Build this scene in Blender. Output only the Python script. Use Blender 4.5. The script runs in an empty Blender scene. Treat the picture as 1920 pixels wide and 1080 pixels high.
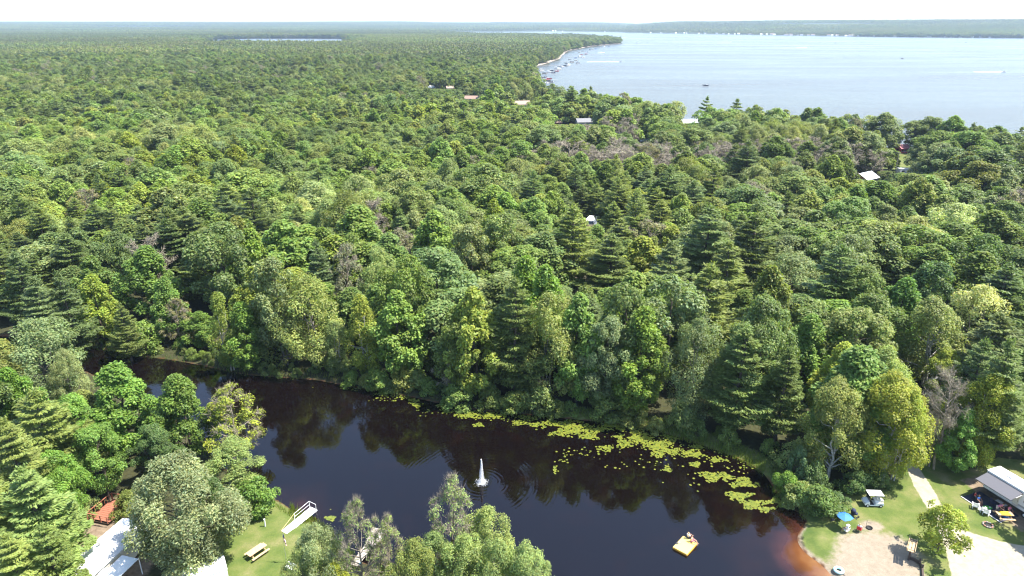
import bpy, math, random
import numpy as np
from mathutils import Vector, Matrix, Euler
R=math.radians
scn=bpy.context.scene
C=scn.collection
# ---------------------------------------------------------------- camera, sky, sun, exposure
CAMH=58.0; PITCH=R(21.2); FPX=1280.0
cam_d=bpy.data.cameras.new('camera'); cam=bpy.data.objects.new('camera',cam_d); C.objects.link(cam)
cam.location=(0,0,CAMH); cam.rotation_euler=(R(90)-PITCH,0,0)
cam_d.sensor_width=36; cam_d.lens=24.0; cam_d.clip_start=0.5; cam_d.clip_end=60000
scn.camera=cam
SUN_EL=R(62); SUN_AZ=R(93)        # azimuth clockwise from +Y: the sun stands over the right of the picture, square to the view
w=bpy.data.worlds.new('World'); scn.world=w; w.use_nodes=True
nt=w.node_tree; nt.nodes.clear()
sky=nt.nodes.new('ShaderNodeTexSky'); sky.sky_type='NISHITA'; sky.sun_disc=False
sky.sun_elevation=SUN_EL; sky.sun_rotation=SUN_AZ; sky.air_density=1.0; sky.dust_density=.8; sky.ozone_density=2.2
bgn=nt.nodes.new('ShaderNodeBackground'); bgn.inputs[1].default_value=0.15
wo=nt.nodes.new('ShaderNodeOutputWorld'); nt.links.new(sky.outputs[0],bgn.inputs[0]); nt.links.new(bgn.outputs[0],wo.inputs[0])
sd=bpy.data.lights.new('sun','SUN'); sd.energy=5.0; sd.angle=R(0.53); sd.color=(1.0,0.95,0.86)
sun=bpy.data.objects.new('sun',sd); C.objects.link(sun)
sv=Vector((math.sin(SUN_AZ)*math.cos(SUN_EL),math.cos(SUN_AZ)*math.cos(SUN_EL),math.sin(SUN_EL)))
sun.rotation_euler=sv.to_track_quat('Z','Y').to_euler(); sun.location=(0,0,200)
scn.view_settings.view_transform='Standard'; scn.view_settings.look='None'
scn.view_settings.exposure=1.48; scn.view_settings.gamma=1.0; scn.view_settings.use_curve_mapping=False
scn.render.engine='CYCLES'
cy=scn.cycles
cy.max_bounces=6; cy.diffuse_bounces=4; cy.glossy_bounces=3; cy.transmission_bounces=4; cy.transparent_max_bounces=6; cy.volume_bounces=0
cy.use_denoising=True; cy.caustics_reflective=False; cy.caustics_refractive=False; cy.sample_clamp_indirect=6
cy.filter_width=1.2

# ---------------------------------------------------------------- helpers
SP,CP=math.sin(PITCH),math.cos(PITCH)
def P(px,py,z=0.0):
    u=(px-960)/FPX; v=(py-540)/FPX
    t=(CAMH-z)/(SP+v*CP)
    return (u*t, t*(CP-v*SP))
def depth(px,py,z=0.0):
    v=(py-540)/FPX
    return (CAMH-z)/(SP+v*CP)
def to_px(x,y,z):
    x,y,z=np.asarray(x,float),np.asarray(y,float),np.asarray(z,float)
    dz=z-CAMH
    f=y*CP-dz*SP; up=y*SP+dz*CP
    return 960+FPX*x/f, 540-FPX*up/f, f
def tag(o,label=None,cat=None,group=None,kind=None):
    if label: o['label']=label
    if cat: o['category']=cat
    if group: o['group']=group
    if kind: o['kind']=kind
    return o
def empty(name,loc,rz=0.0,label=None,cat=None,group=None):
    o=bpy.data.objects.new(name,None); C.objects.link(o); o.location=loc; o.rotation_euler=(0,0,rz)
    o.empty_display_size=0.3
    return tag(o,label,cat,group)
def mesh_obj(name,me,parent=None,loc=(0,0,0),rz=0.0):
    o=bpy.data.objects.new(name,me); C.objects.link(o); o.location=loc; o.rotation_euler=(0,0,rz)
    if parent is not None: o.parent=parent
    return o
def np_mesh(name,V,F,mats,col=None,midx=None,smooth=None):
    """V n x 3, F list of arrays (m x k) of faces"""
    me=bpy.data.meshes.new(name)
    if not isinstance(F,list): F=[F]
    F=[np.asarray(f,dtype=np.int32) for f in F if len(f)]
    nf=sum(len(f) for f in F); nl=sum(f.size for f in F)
    me.vertices.add(len(V)); me.loops.add(nl); me.polygons.add(nf)
    me.vertices.foreach_set('co',np.asarray(V,dtype=np.float32).ravel())
    me.loops.foreach_set('vertex_index',np.concatenate([f.ravel() for f in F]))
    st=[];s=0
    for f in F:
        st.append(s+np.arange(len(f))*f.shape[1]); s+=f.size
    me.polygons.foreach_set('loop_start',np.concatenate(st).astype(np.int32))
    if midx is not None: me.polygons.foreach_set('material_index',np.asarray(midx,dtype=np.int32))
    if smooth is not None: me.polygons.foreach_set('use_smooth',np.asarray(smooth,dtype=bool))
    me.update(calc_edges=True)
    for m in (mats if isinstance(mats,(list,tuple)) else [mats]): me.materials.append(m)
    if col is not None:
        a=me.attributes.new('col','FLOAT_COLOR','POINT')
        c4=np.ones((len(V),4),dtype=np.float32); c4[:,:3]=col
        a.data.foreach_set('color',c4.ravel())
    return me
class MB:
    def __init__(s): s.v=[]; s.f=[]; s.sm=[]
    def add(s,vs,fs,smooth=False):
        n=len(s.v); s.v+= [tuple(v) for v in vs]; s.f+=[tuple(i+n for i in f) for f in fs]; s.sm+=[smooth]*len(fs); return s
    def box(s,c,d,rz=0.0,rx=0.0,ry=0.0,taper=1.0):
        m=Euler((rx,ry,rz)).to_matrix(); vs=[]
        for k,z in enumerate((-.5,.5)):
            t=taper if k else 1.0
            for x,y in ((-.5,-.5),(.5,-.5),(.5,.5),(-.5,.5)):
                vs.append(m@Vector((x*d[0]*t,y*d[1]*t,z*d[2]))+Vector(c))
        return s.add(vs,[(3,2,1,0),(4,5,6,7),(0,1,5,4),(1,2,6,5),(2,3,7,6),(3,0,4,7)])
    def bbox(s,c,d,b=0.03,rz=0.0,rx=0.0):
        """box with chamfered edges top and bottom and corners"""
        m=Euler((rx,0,rz)).to_matrix(); hx,hy,hz=d[0]/2,d[1]/2,d[2]/2; rings=[]
        for z,i in ((-hz,b),(-hz+b,0),(hz-b,0),(hz,b)):
            x,y=hx-i,hy-i
            ring=[(-x+b,-y),(x-b,-y),(x,-y+b),(x,y-b),(x-b,y),(-x+b,y),(-x,y-b),(-x,-y+b)]
            rings.append([m@Vector((p[0],p[1],z))+Vector(c) for p in ring])
        vs=[p for r in rings for p in r]; fs=[tuple(range(7,-1,-1)),tuple(range(24,32))]
        for k in range(3):
            for j in range(8): fs.append((k*8+j,k*8+(j+1)%8,(k+1)*8+(j+1)%8,(k+1)*8+j))
        return s.add(vs,fs)
    def tube(s,p0,p1,r0,r1=None,n=8,cap=True):
        r1=r0 if r1 is None else r1
        p0,p1=Vector(p0),Vector(p1); d=(p1-p0)
        if d.length<1e-6: return s
        q=d.to_track_quat('Z','Y'); vs=[]
        for p,r in ((p0,r0),(p1,r1)):
            for k in range(n):
                a=2*math.pi*k/n; vs.append(q@Vector((math.cos(a)*r,math.sin(a)*r,0))+p)
        fs=[(k,(k+1)%n,n+(k+1)%n,n+k) for k in range(n)]
        s.add(vs,fs,True)
        if cap: s.add(vs,[tuple(range(n-1,-1,-1)),tuple(range(n,2*n))])
        return s
    def path(s,pts,r,n=6):
        for a,b in zip(pts[:-1],pts[1:]): s.tube(a,b,r,r,n)
        return s
    def lathe(s,prof,c=(0,0,0),n=16,rx=0.0,rz=0.0,sy=1.0):
        m=Euler((rx,0,rz)).to_matrix(); vs=[]
        for r,z in prof:
            for k in range(n):
                a=2*math.pi*k/n; vs.append(m@Vector((r*math.cos(a),r*math.sin(a)*sy,z))+Vector(c))
        fs=[]
        for j in range(len(prof)-1):
            for k in range(n): fs.append((j*n+k,j*n+(k+1)%n,(j+1)*n+(k+1)%n,(j+1)*n+k))
        if prof[0][0]>1e-4: fs.append(tuple(range(n-1,-1,-1)))
        if prof[-1][0]>1e-4: fs.append(tuple((len(prof)-1)*n+k for k in range(n)))
        return s.add(vs,fs,True)
    def prism(s,poly,y0,y1,axis='y'):
        """poly in (a,z) extruded along axis"""
        n=len(poly); mk=(lambda a,z,e:(a,e,z)) if axis=='y' else (lambda a,z,e:(e,a,z))
        if axis=='z': mk=lambda a,b,e:(a,b,e)
        vs=[mk(a,z,y0) for a,z in poly]+[mk(a,z,y1) for a,z in poly]
        fs=[tuple(range(n)),tuple(range(2*n-1,n-1,-1))]+[(k,n+k,n+(k+1)%n,(k+1)%n) for k in range(n)]
        return s.add(vs,fs)
    def mesh(s,name,mat):
        me=bpy.data.meshes.new(name); me.from_pydata(s.v,[],s.f)
        me.materials.append(mat)
        me.polygons.foreach_set('use_smooth',s.sm)
        me.update()
        import bmesh
        bm=bmesh.new(); bm.from_mesh(me); bmesh.ops.recalc_face_normals(bm,faces=bm.faces); bm.to_mesh(me); bm.free()
        return me
    def build(s,name,mat,parent=None,loc=(0,0,0),rz=0.0): return mesh_obj(name,s.mesh(name,mat),parent,loc,rz)
def copy_tree(o,parent=None):
    c=o.copy(); C.objects.link(c)
    if parent is not None: c.parent=parent
    for ch in list(o.children): copy_tree(ch,c)
    return c

# ---------------------------------------------------------------- noise and polygons (numpy)
def vnoise(x,y,s,seed=0):
    x=np.asarray(x,float)/s+seed*17.3; y=np.asarray(y,float)/s-seed*9.7
    xi=np.floor(x); yi=np.floor(y); fx=x-xi; fy=y-yi; fx=fx*fx*(3-2*fx); fy=fy*fy*(3-2*fy)
    def h(a,b):
        v=np.sin(a*127.1+b*311.7+seed*74.7)*43758.5453; return v-np.floor(v)
    return (h(xi,yi)*(1-fx)+h(xi+1,yi)*fx)*(1-fy)+(h(xi,yi+1)*(1-fx)+h(xi+1,yi+1)*fx)*fy
def sdf(poly,x,y):
    """signed distance to a polygon, negative inside"""
    x=np.asarray(x,float); y=np.asarray(y,float); d=np.full(x.shape,1e18); ins=np.zeros(x.shape,bool)
    n=len(poly)
    for i in range(n):
        ax,ay=poly[i]; bx,by=poly[(i+1)%n]
        ex,ey=bx-ax,by-ay; L=ex*ex+ey*ey+1e-12
        t=np.clip(((x-ax)*ex+(y-ay)*ey)/L,0,1)
        d=np.minimum(d,(x-ax-t*ex)**2+(y-ay-t*ey)**2)
        c=((ay>y)!=(by>y))
        with np.errstate(divide='ignore',invalid='ignore'):
            xc=(bx-ax)*(y-ay)/(by-ay if by!=ay else 1e-9)+ax
        ins^=c&(x<xc)
    d=np.sqrt(d); return np.where(ins,-d,d)
def pxpoly(pts,z=0.0): return [P(a,b,z) for a,b in pts]
def sstep(a,b,x):
    t=np.clip((np.asarray(x,float)-a)/(b-a),0,1); return t*t*(3-2*t)
def smooth_poly(poly,it=2):
    for _ in range(it):
        q=[]
        for i in range(len(poly)):
            a=poly[i]; b=poly[(i+1)%len(poly)]
            q+=[(a[0]*.75+b[0]*.25,a[1]*.75+b[1]*.25),(a[0]*.25+b[0]*.75,a[1]*.25+b[1]*.75)]
        poly=q
    return poly

# ---------------------------------------------------------------- materials
MATS={}
def newmat(name):
    m=bpy.data.materials.new(name); m.use_nodes=True; m.node_tree.nodes.clear(); return m,m.node_tree
def N(t,typ,**kw):
    n=t.nodes.new(typ)
    for k,v in kw.items():
        if k.startswith('i_'): n.inputs[k[2:].replace('_',' ')].default_value=v
        else: setattr(n,k,v)
    return n
def plain(name,col,rough=0.6,metal=0.0,noise=0.12,scale=6.0,spec=0.4,bump=0.0,trans=0.0):
    if name in MATS: return MATS[name]
    m,t=newmat(name)
    o=N(t,'ShaderNodeOutputMaterial'); b=N(t,'ShaderNodeBsdfPrincipled')
    tc=N(t,'ShaderNodeTexCoord'); nz=N(t,'ShaderNodeTexNoise'); nz.inputs['Scale'].default_value=scale; nz.inputs['Detail'].default_value=5
    t.links.new(tc.outputs['Object'],nz.inputs['Vector'])
    mr=N(t,'ShaderNodeMapRange'); mr.inputs['To Min'].default_value=1-noise*1.6; mr.inputs['To Max'].default_value=1+noise
    t.links.new(nz.outputs['Fac'],mr.inputs['Value'])
    mx=N(t,'ShaderNodeVectorMath',operation='SCALE'); mx.inputs[0].default_value=col[:3]
    t.links.new(mr.outputs[0],mx.inputs['Scale']); t.links.new(mx.outputs[0],b.inputs['Base Color'])
    b.inputs['Roughness'].default_value=rough; b.inputs['Metallic'].default_value=metal; b.inputs['Specular IOR Level'].default_value=spec
    if bump:
        bp=N(t,'ShaderNodeBump'); bp.inputs['Strength'].default_value=bump; bp.inputs['Distance'].default_value=0.02
        t.links.new(nz.outputs['Fac'],bp.inputs['Height']); t.links.new(bp.outputs[0],b.inputs['Normal'])
    t.links.new(b.outputs[0],o.inputs[0]); MATS[name]=m; return m
def wood(name,col,rough=0.75):
    if name in MATS: return MATS[name]
    m,t=newmat(name)
    o=N(t,'ShaderNodeOutputMaterial'); b=N(t,'ShaderNodeBsdfPrincipled')
    tc=N(t,'ShaderNodeTexCoord'); mp=N(t,'ShaderNodeMapping'); mp.inputs['Scale'].default_value=(2,14,14)
    nz=N(t,'ShaderNodeTexNoise'); nz.inputs['Scale'].default_value=2.2; nz.inputs['Detail'].default_value=6
    t.links.new(tc.outputs['Object'],mp.inputs[0]); t.links.new(mp.outputs[0],nz.inputs['Vector'])
    r=N(t,'ShaderNodeValToRGB'); r.color_ramp.elements[0].position=.3; r.color_ramp.elements[1].position=.7
    r.color_ramp.elements[0].color=(col[0]*.6,col[1]*.55,col[2]*.5,1); r.color_ramp.elements[1].color=(*col,1)
    t.links.new(nz.outputs['Fac'],r.inputs[0]); t.links.new(r.outputs[0],b.inputs['Base Color'])
    b.inputs['Roughness'].default_value=rough; t.links.new(b.outputs[0],o.inputs[0]); MATS[name]=m; return m

def leaf_material():
    m,t=newmat('foliage'); L=t.links
    o=N(t,'ShaderNodeOutputMaterial')
    a=N(t,'ShaderNodeAttribute',attribute_name='col'); ti=N(t,'ShaderNodeAttribute',attribute_name='tint',attribute_type='INSTANCER')
    mul=N(t,'ShaderNodeVectorMath',operation='MULTIPLY'); L.new(a.outputs['Color'],mul.inputs[0]); L.new(ti.outputs['Vector'],mul.inputs[1])
    b=N(t,'ShaderNodeBsdfPrincipled'); b.inputs['Roughness'].default_value=.52; b.inputs['Specular IOR Level'].default_value=.28
    L.new(mul.outputs[0],b.inputs['Base Color'])
    tr=N(t,'ShaderNodeBsdfTranslucent'); y=N(t,'ShaderNodeVectorMath',operation='MULTIPLY'); y.inputs[1].default_value=(1.35,1.45,.6)
    L.new(mul.outputs[0],y.inputs[0]); L.new(y.outputs[0],tr.inputs[0])
    mx=N(t,'ShaderNodeMixShader'); mx.inputs[0].default_value=.38; L.new(b.outputs[0],mx.inputs[1]); L.new(tr.outputs[0],mx.inputs[2])
    L.new(mx.outputs[0],o.inputs[0]); return m
M_LEAF=leaf_material()
def bark(name,col,white=False):
    m,t=newmat(name); L=t.links
    o=N(t,'ShaderNodeOutputMaterial'); b=N(t,'ShaderNodeBsdfPrincipled'); b.inputs['Roughness'].default_value=.85
    tc=N(t,'ShaderNodeTexCoord'); mp=N(t,'ShaderNodeMapping'); mp.inputs['Scale'].default_value=(6,6,1.2) if not white else (1.5,1.5,6)
    nz=N(t,'ShaderNodeTexNoise'); nz.inputs['Scale'].default_value=1.6; nz.inputs['Detail'].default_value=5
    L.new(tc.outputs['Object'],mp.inputs[0]); L.new(mp.outputs[0],nz.inputs['Vector'])
    r=N(t,'ShaderNodeValToRGB'); r.color_ramp.elements[0].position=.36; r.color_ramp.elements[1].position=.5 if white else .68
    r.color_ramp.elements[0].color=(col[0]*.35,col[1]*.33,col[2]*.3,1); r.color_ramp.elements[1].color=(*col,1)
    L.new(nz.outputs['Fac'],r.inputs[0]); L.new(r.outputs[0],b.inputs['Base Color'])
    L.new(b.outputs[0],o.inputs[0]); return m
M_BARK=bark('bark',(.12,.095,.07)); M_BIRCH=bark('birch_bark',(.40,.38,.33),True); M_DEAD=bark('dead_wood',(.36,.31,.235)); M_GREYB=bark('grey_bark',(.24,.21,.18))

def ground_material():
    m,t=newmat('ground'); L=t.links
    o=N(t,'ShaderNodeOutputMaterial'); b=N(t,'ShaderNodeBsdfPrincipled'); b.inputs['Roughness'].default_value=.92; b.inputs['Specular IOR Level'].default_value=.15
    g=N(t,'ShaderNodeNewGeometry')
    def noise(s,d=6,rough=.6):
        n=N(t,'ShaderNodeTexNoise'); n.inputs['Scale'].default_value=s; n.inputs['Detail'].default_value=d; n.inputs['Roughness'].default_value=rough
        L.new(g.outputs['Position'],n.inputs['Vector']); return n.outputs['Fac']
    def ramp(f,stops):
        r=N(t,'ShaderNodeValToRGB'); e=r.color_ramp.elements
        while len(e)<len(stops): e.new(.5)
        for k,(p,c) in enumerate(stops): e[k].position=p; e[k].color=(*c,1)
        L.new(f,r.inputs[0]); return r.outputs[0]
    def mix(f,a_,b_):
        x=N(t,'ShaderNodeMix',data_type='RGBA'); L.new(f,x.inputs[0]); L.new(a_,x.inputs[6]); L.new(b_,x.inputs[7]); return x.outputs[2]
    n_f=noise(.35,8); n_m=noise(1.6,8,.7); n_g=noise(.12,4); n_x=noise(9,6,.75)
    floor=ramp(n_m,[(.35,(.025,.028,.013)),(.55,(.045,.045,.02)),(.75,(.05,.07,.02))])
    grass=ramp(n_f,[(.28,(.062,.098,.022)),(.45,(.095,.125,.030)),(.56,(.13,.145,.045)),(.72,(.19,.17,.08))])
    gf=ramp(n_x,[(.3,(.66,.66,.66)),(.7,(1.2,1.2,1.2))])
    gm=N(t,'ShaderNodeVectorMath',operation='MULTIPLY'); L.new(grass,gm.inputs[0]); L.new(gf,gm.inputs[1])
    sand=ramp(n_m,[(.3,(.19,.156,.115)),(.55,(.24,.20,.15)),(.8,(.275,.235,.18))])
    sf=ramp(n_x,[(.30,(.55,.52,.50)),(.43,(.95,.95,.95)),(.7,(1.08,1.08,1.08))])
    sm=N(t,'ShaderNodeVectorMath',operation='MULTIPLY'); L.new(sand,sm.inputs[0]); L.new(sf,sm.inputs[1])
    road=ramp(n_m,[(.3,(.25,.22,.155)),(.6,(.33,.295,.225)),(.8,(.40,.36,.28))])
    dirt=ramp(n_m,[(.3,(.11,.08,.055)),(.7,(.24,.185,.13))])
    wet=ramp(n_m,[(.3,(.05,.025,.012)),(.7,(.12,.06,.03))])
    at=N(t,'ShaderNodeAttribute',attribute_name='mask'); sp=N(t,'ShaderNodeSeparateColor'); L.new(at.outputs['Color'],sp.inputs[0])
    at2=N(t,'ShaderNodeAttribute',attribute_name='mask2'); sp2=N(t,'ShaderNodeSeparateColor'); L.new(at2.outputs['Color'],sp2.inputs[0])
    nadd=N(t,'ShaderNodeMath',operation='SUBTRACT'); L.new(n_m,nadd.inputs[0]); nadd.inputs[1].default_value=.5
    def sharp(s,k=.9,w=.14):
        m1=N(t,'ShaderNodeMath',operation='MULTIPLY_ADD'); L.new(nadd.outputs[0],m1.inputs[0]); m1.inputs[1].default_value=k; L.new(s,m1.inputs[2])
        mr=N(t,'ShaderNodeMapRange',interpolation_type='SMOOTHSTEP'); mr.inputs['From Min'].default_value=.5-w; mr.inputs['From Max'].default_value=.5+w; L.new(m1.outputs[0],mr.inputs['Value']); return mr.outputs[0]
    c=mix(sharp(sp.outputs[0]),floor,gm.outputs[0])
    c=mix(sharp(sp2.outputs[0],1.0,.3),c,dirt)
    c=mix(sharp(sp.outputs[1],1.0,.30),c,sm.outputs[0])
    c=mix(sharp(sp.outputs[2],.5,.12),c,road)
    c=mix(sharp(sp2.outputs[1],.3,.3),c,wet)
    L.new(c,b.inputs['Base Color'])
    bp=N(t,'ShaderNodeBump'); bp.inputs['Strength'].default_value=.5; bp.inputs['Distance'].default_value=.05; L.new(n_x,bp.inputs['Height']); L.new(bp.outputs[0],b.inputs['Normal'])
    L.new(b.outputs[0],o.inputs[0]); return m

def pond_material(fx,fy):
    m,t=newmat('pond_water'); L=t.links
    o=N(t,'ShaderNodeOutputMaterial'); b=N(t,'ShaderNodeBsdfPrincipled'); b.inputs['Roughness'].default_value=.02; b.inputs['IOR'].default_value=1.48
    g=N(t,'ShaderNodeNewGeometry')
    at=N(t,'ShaderNodeAttribute',attribute_name='shallow')
    nz=N(t,'ShaderNodeTexNoise'); nz.inputs['Scale'].default_value=.28; nz.inputs['Detail'].default_value=4; L.new(g.outputs['Position'],nz.inputs['Vector'])
    mm=N(t,'ShaderNodeMath',operation='MULTIPLY_ADD'); L.new(nz.outputs['Fac'],mm.inputs[0]); mm.inputs[1].default_value=.5; L.new(at.outputs['Fac'],mm.inputs[2])
    r=N(t,'ShaderNodeValToRGB'); e=r.color_ramp.elements
    stops=[(.28,(.0032,.0018,.0018)),(.50,(.0095,.004,.0028)),(.75,(.035,.012,.008)),(1.0,(.105,.040,.014)),(1.25,(.21,.105,.042))]
    while len(e)<5: e.new(.5)
    for k,(p,c) in enumerate(stops): e[k].position=min(1,p/1.4); e[k].color=(*c,1)
    sc=N(t,'ShaderNodeMath',operation='DIVIDE'); L.new(mm.outputs[0],sc.inputs[0]); sc.inputs[1].default_value=1.4
    L.new(sc.outputs[0],r.inputs[0]); L.new(r.outputs[0],b.inputs['Base Color'])
    # ripples
    mp=N(t,'ShaderNodeMapping'); mp.inputs['Location'].default_value=(-fx,-fy,0); L.new(g.outputs['Position'],mp.inputs[0])
    wv=N(t,'ShaderNodeTexWave',wave_type='RINGS',rings_direction='SPHERICAL',wave_profile='SIN'); wv.inputs['Scale'].default_value=.55; wv.inputs['Distortion'].default_value=3.2; wv.inputs['Detail'].default_value=2; wv.inputs['Detail Scale'].default_value=.5
    L.new(mp.outputs[0],wv.inputs['Vector'])
    ln=N(t,'ShaderNodeVectorMath',operation='LENGTH'); L.new(mp.outputs[0],ln.inputs[0])
    fall=N(t,'ShaderNodeMapRange',interpolation_type='SMOOTHSTEP'); fall.inputs['From Min'].default_value=2; fall.inputs['From Max'].default_value=27; fall.inputs['To Min'].default_value=1; fall.inputs['To Max'].default_value=.0; L.new(ln.outputs['Value'],fall.inputs['Value'])
    wm=N(t,'ShaderNodeMath',operation='MULTIPLY'); L.new(wv.outputs['Fac'],wm.inputs[0]); L.new(fall.outputs[0],wm.inputs[1])
    ns=N(t,'ShaderNodeTexNoise'); ns.inputs['Scale'].default_value=2.2; ns.inputs['Detail'].default_value=3; ns.inputs['Distortion'].default_value=.3; L.new(g.outputs['Position'],ns.inputs['Vector'])
    b1=N(t,'ShaderNodeBump'); b1.inputs['Strength'].default_value=1; b1.inputs['Distance'].default_value=.005; L.new(ns.outputs['Fac'],b1.inputs['Height'])
    b2=N(t,'ShaderNodeBump'); b2.inputs['Strength'].default_value=1; b2.inputs['Distance'].default_value=.003; L.new(wm.outputs[0],b2.inputs['Height']); L.new(b1.outputs[0],b2.inputs['Normal'])
    L.new(b2.outputs[0],b.inputs['Normal']); L.new(b.outputs[0],o.inputs[0]); return m
def lake_material():
    m,t=newmat('lake_water'); L=t.links
    o=N(t,'ShaderNodeOutputMaterial'); b=N(t,'ShaderNodeBsdfPrincipled'); b.inputs['IOR'].default_value=1.27
    g=N(t,'ShaderNodeNewGeometry'); mp=N(t,'ShaderNodeMapping'); mp.inputs['Scale'].default_value=(.0016,.006,.01); mp.inputs['Rotation'].default_value=(0,0,R(8)); L.new(g.outputs['Position'],mp.inputs[0])
    n1=N(t,'ShaderNodeTexNoise'); n1.inputs['Scale'].default_value=1.6; n1.inputs['Detail'].default_value=7; n1.inputs['Roughness'].default_value=.62; n1.inputs['Distortion'].default_value=.5; L.new(mp.outputs[0],n1.inputs['Vector'])
    mr=N(t,'ShaderNodeMapRange'); mr.inputs['From Min'].default_value=.3; mr.inputs['From Max'].default_value=.7; mr.inputs['To Min'].default_value=.14; mr.inputs['To Max'].default_value=.30; L.new(n1.outputs['Fac'],mr.inputs['Value']); L.new(mr.outputs[0],b.inputs['Roughness'])
    r=N(t,'ShaderNodeValToRGB'); r.color_ramp.elements[0].position=.35; r.color_ramp.elements[1].position=.7; r.color_ramp.elements[0].color=(.040,.036,.030,1); r.color_ramp.elements[1].color=(.085,.08,.065,1)
    L.new(n1.outputs['Fac'],r.inputs[0]); L.new(r.outputs[0],b.inputs['Base Color'])
    n2=N(t,'ShaderNodeTexNoise'); n2.inputs['Scale'].default_value=.35; n2.inputs['Detail'].default_value=5; L.new(g.outputs['Position'],n2.inputs['Vector'])
    bp=N(t,'ShaderNodeBump'); bp.inputs['Strength'].default_value=1.0; bp.inputs['Distance'].default_value=.7; L.new(n2.outputs['Fac'],bp.inputs['Height'])
    L.new(bp.outputs[0],b.inputs['Normal']); L.new(b.outputs[0],o.inputs[0]); return m
def hill_material():
    m,t=newmat('hill_cover'); L=t.links
    o=N(t,'ShaderNodeOutputMaterial'); b=N(t,'ShaderNodeBsdfPrincipled'); b.inputs['Roughness'].default_value=.95
    g=N(t,'ShaderNodeNewGeometry'); mp=N(t,'ShaderNodeMapping'); mp.inputs['Scale'].default_value=(.0012,.004,.01); L.new(g.outputs['Position'],mp.inputs[0])
    n1=N(t,'ShaderNodeTexNoise'); n1.inputs['Scale'].default_value=1.0; n1.inputs['Detail'].default_value=3; L.new(mp.outputs[0],n1.inputs['Vector'])
    n2=N(t,'ShaderNodeTexNoise'); n2.inputs['Scale'].default_value=.05; n2.inputs['Detail'].default_value=6; L.new(g.outputs['Position'],n2.inputs['Vector'])
    r=N(t,'ShaderNodeValToRGB'); r.color_ramp.elements[0].position=.35; r.color_ramp.elements[1].position=.7; r.color_ramp.elements[0].color=(.03,.045,.022,1); r.color_ramp.elements[1].color=(.06,.08,.03,1)
    L.new(n2.outputs['Fac'],r.inputs[0])
    f=N(t,'ShaderNodeMapRange'); f.inputs['From Min'].default_value=.64; f.inputs['From Max'].default_value=.67; L.new(n1.outputs['Fac'],f.inputs['Value'])
    x=N(t,'ShaderNodeMix',data_type='RGBA'); L.new(f.outputs[0],x.inputs[0]); L.new(r.outputs[0],x.inputs[6]); x.inputs[7].default_value=(.25,.26,.12,1)
    L.new(x.outputs[2],b.inputs['Base Color']); L.new(b.outputs[0],o.inputs[0]); return m

# ---------------------------------------------------------------- the lie of the land
FAR_BANK=[(-260,620),(-60,628),(60,634),(110,641),(165,650),(205,657),(262,668),(330,676),(400,690),(450,702),(520,708),(590,712),(640,722),(700,733),(760,742),(830,758),(900,770),(980,777),(1060,785),(1150,794),(1230,808),(1290,826),(1345,845),(1390,862),(1425,882),(1445,905),(1460,935),(1490,958),(1512,972)]
BEACH=[(1508,985),(1494,1003),(1495,1020),(1512,1040),(1535,1055),(1555,1075),(1580,1110),(1600,1180)]
NEAR=[(1500,1500),(1150,1500),(1080,1300),(1060,1180),(960,1110),(860,1075),(780,1065),(700,1062),(660,1045),(628,1012),(606,990),(585,975),(555,960),(525,940),(500,925),(465,918),(440,895),(405,860),(340,790),(270,745),(200,715),(150,690),(60,672),(-60,662),(-260,650)]
POND=smooth_poly(pxpoly(FAR_BANK+BEACH+NEAR),1)
BEACHLINE=pxpoly([(1490,965),(1508,975)]+BEACH)
near_shore=[P(a,b,12.0) for a,b in [(1960,268),(1890,256),(1830,246),(1780,240),(1700,236),(1600,231),(1500,228),(1400,224),(1330,219),(1280,212),(1200,197),(1130,185),(1060,174),(1020,164)]]
near_shore=[(x,y+7) for x,y in near_shore]
BAY=pxpoly([(1003,150),(1002,138),(1002,127),(1007,123.3),(1022,119.5),(1034,115.5),(1050,110),(1054,104),(1059,99),(1065,95),(1083,92),(1099,88.2),(1129,84.6),(1150,82.6),(1163,81.3)])
BACK=pxpoly([(1165,79.8),(1160,77.5),(1130,74),(1080,71),(1000,69),(900,67),(860,64.5)])
FARSH=pxpoly([(840,60.2),(1000,58.8),(1140,59.8),(1180,61.8),(1280,63),(1400,65.2),(1600,68.5),(1800,70.6),(1950,72),(2300,76),(2800,90)])
LAKE=near_shore+BAY+BACK+FARSH+[(1500,150),(420,120),(250,205)]
SMALL=pxpoly([(385,79),(400,73.6),(470,72.5),(560,72.2),(640,72.5),(655,80),(640,88),(405,88),(390,84)])
LAWN_R=pxpoly([(1500,985),(1497,962),(1560,945),(1600,925),(1660,905),(1690,880),(1705,850),(1700,800),(1712,780),(1745,775),(1770,800),(1760,860),(1790,890),(1840,880),(1870,862),(1920,868),(2100,900),(2400,1100),(2400,1600),(1500,1600),(1560,1200),(1545,1060),(1510,1035)])
LAWN_L=pxpoly([(425,965),(440,940),(470,925),(520,940),(560,962),(590,985),(620,1020),(650,1060),(720,1090),(700,1300),(420,1500),(300,1300),(360,1090),(400,1010)])
SANDB=pxpoly([(1572,1008),(1620,1001),(1680,1010),(1705,1022),(1722,1045),(1728,1075),(1745,1200),(1620,1250),(1575,1100),(1556,1078),(1560,1055),(1568,1030)])
SHORE_SAND=[P(a,b) for a,b in [(1500,975),(1492,990),(1484,1003),(1488,1024),(1508,1046),(1532,1060),(1548,1080),(1575,1120),(1590,1120),(1566,1075),(1548,1056),(1520,1038),(1502,1020),(1502,1004),(1514,986)]]
ROAD=pxpoly([(1694,870),(1712,868),(1728,892),(1752,930),(1768,960),(1790,995),(1828,1008),(1870,1020),(1925,1030),(2100,1060),(2300,1200),(1900,1400),(1800,1200),(1784,1090),(1770,1030),(1752,985),(1732,950),(1712,915)])
CIRCLE=P(1632,991); 
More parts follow.
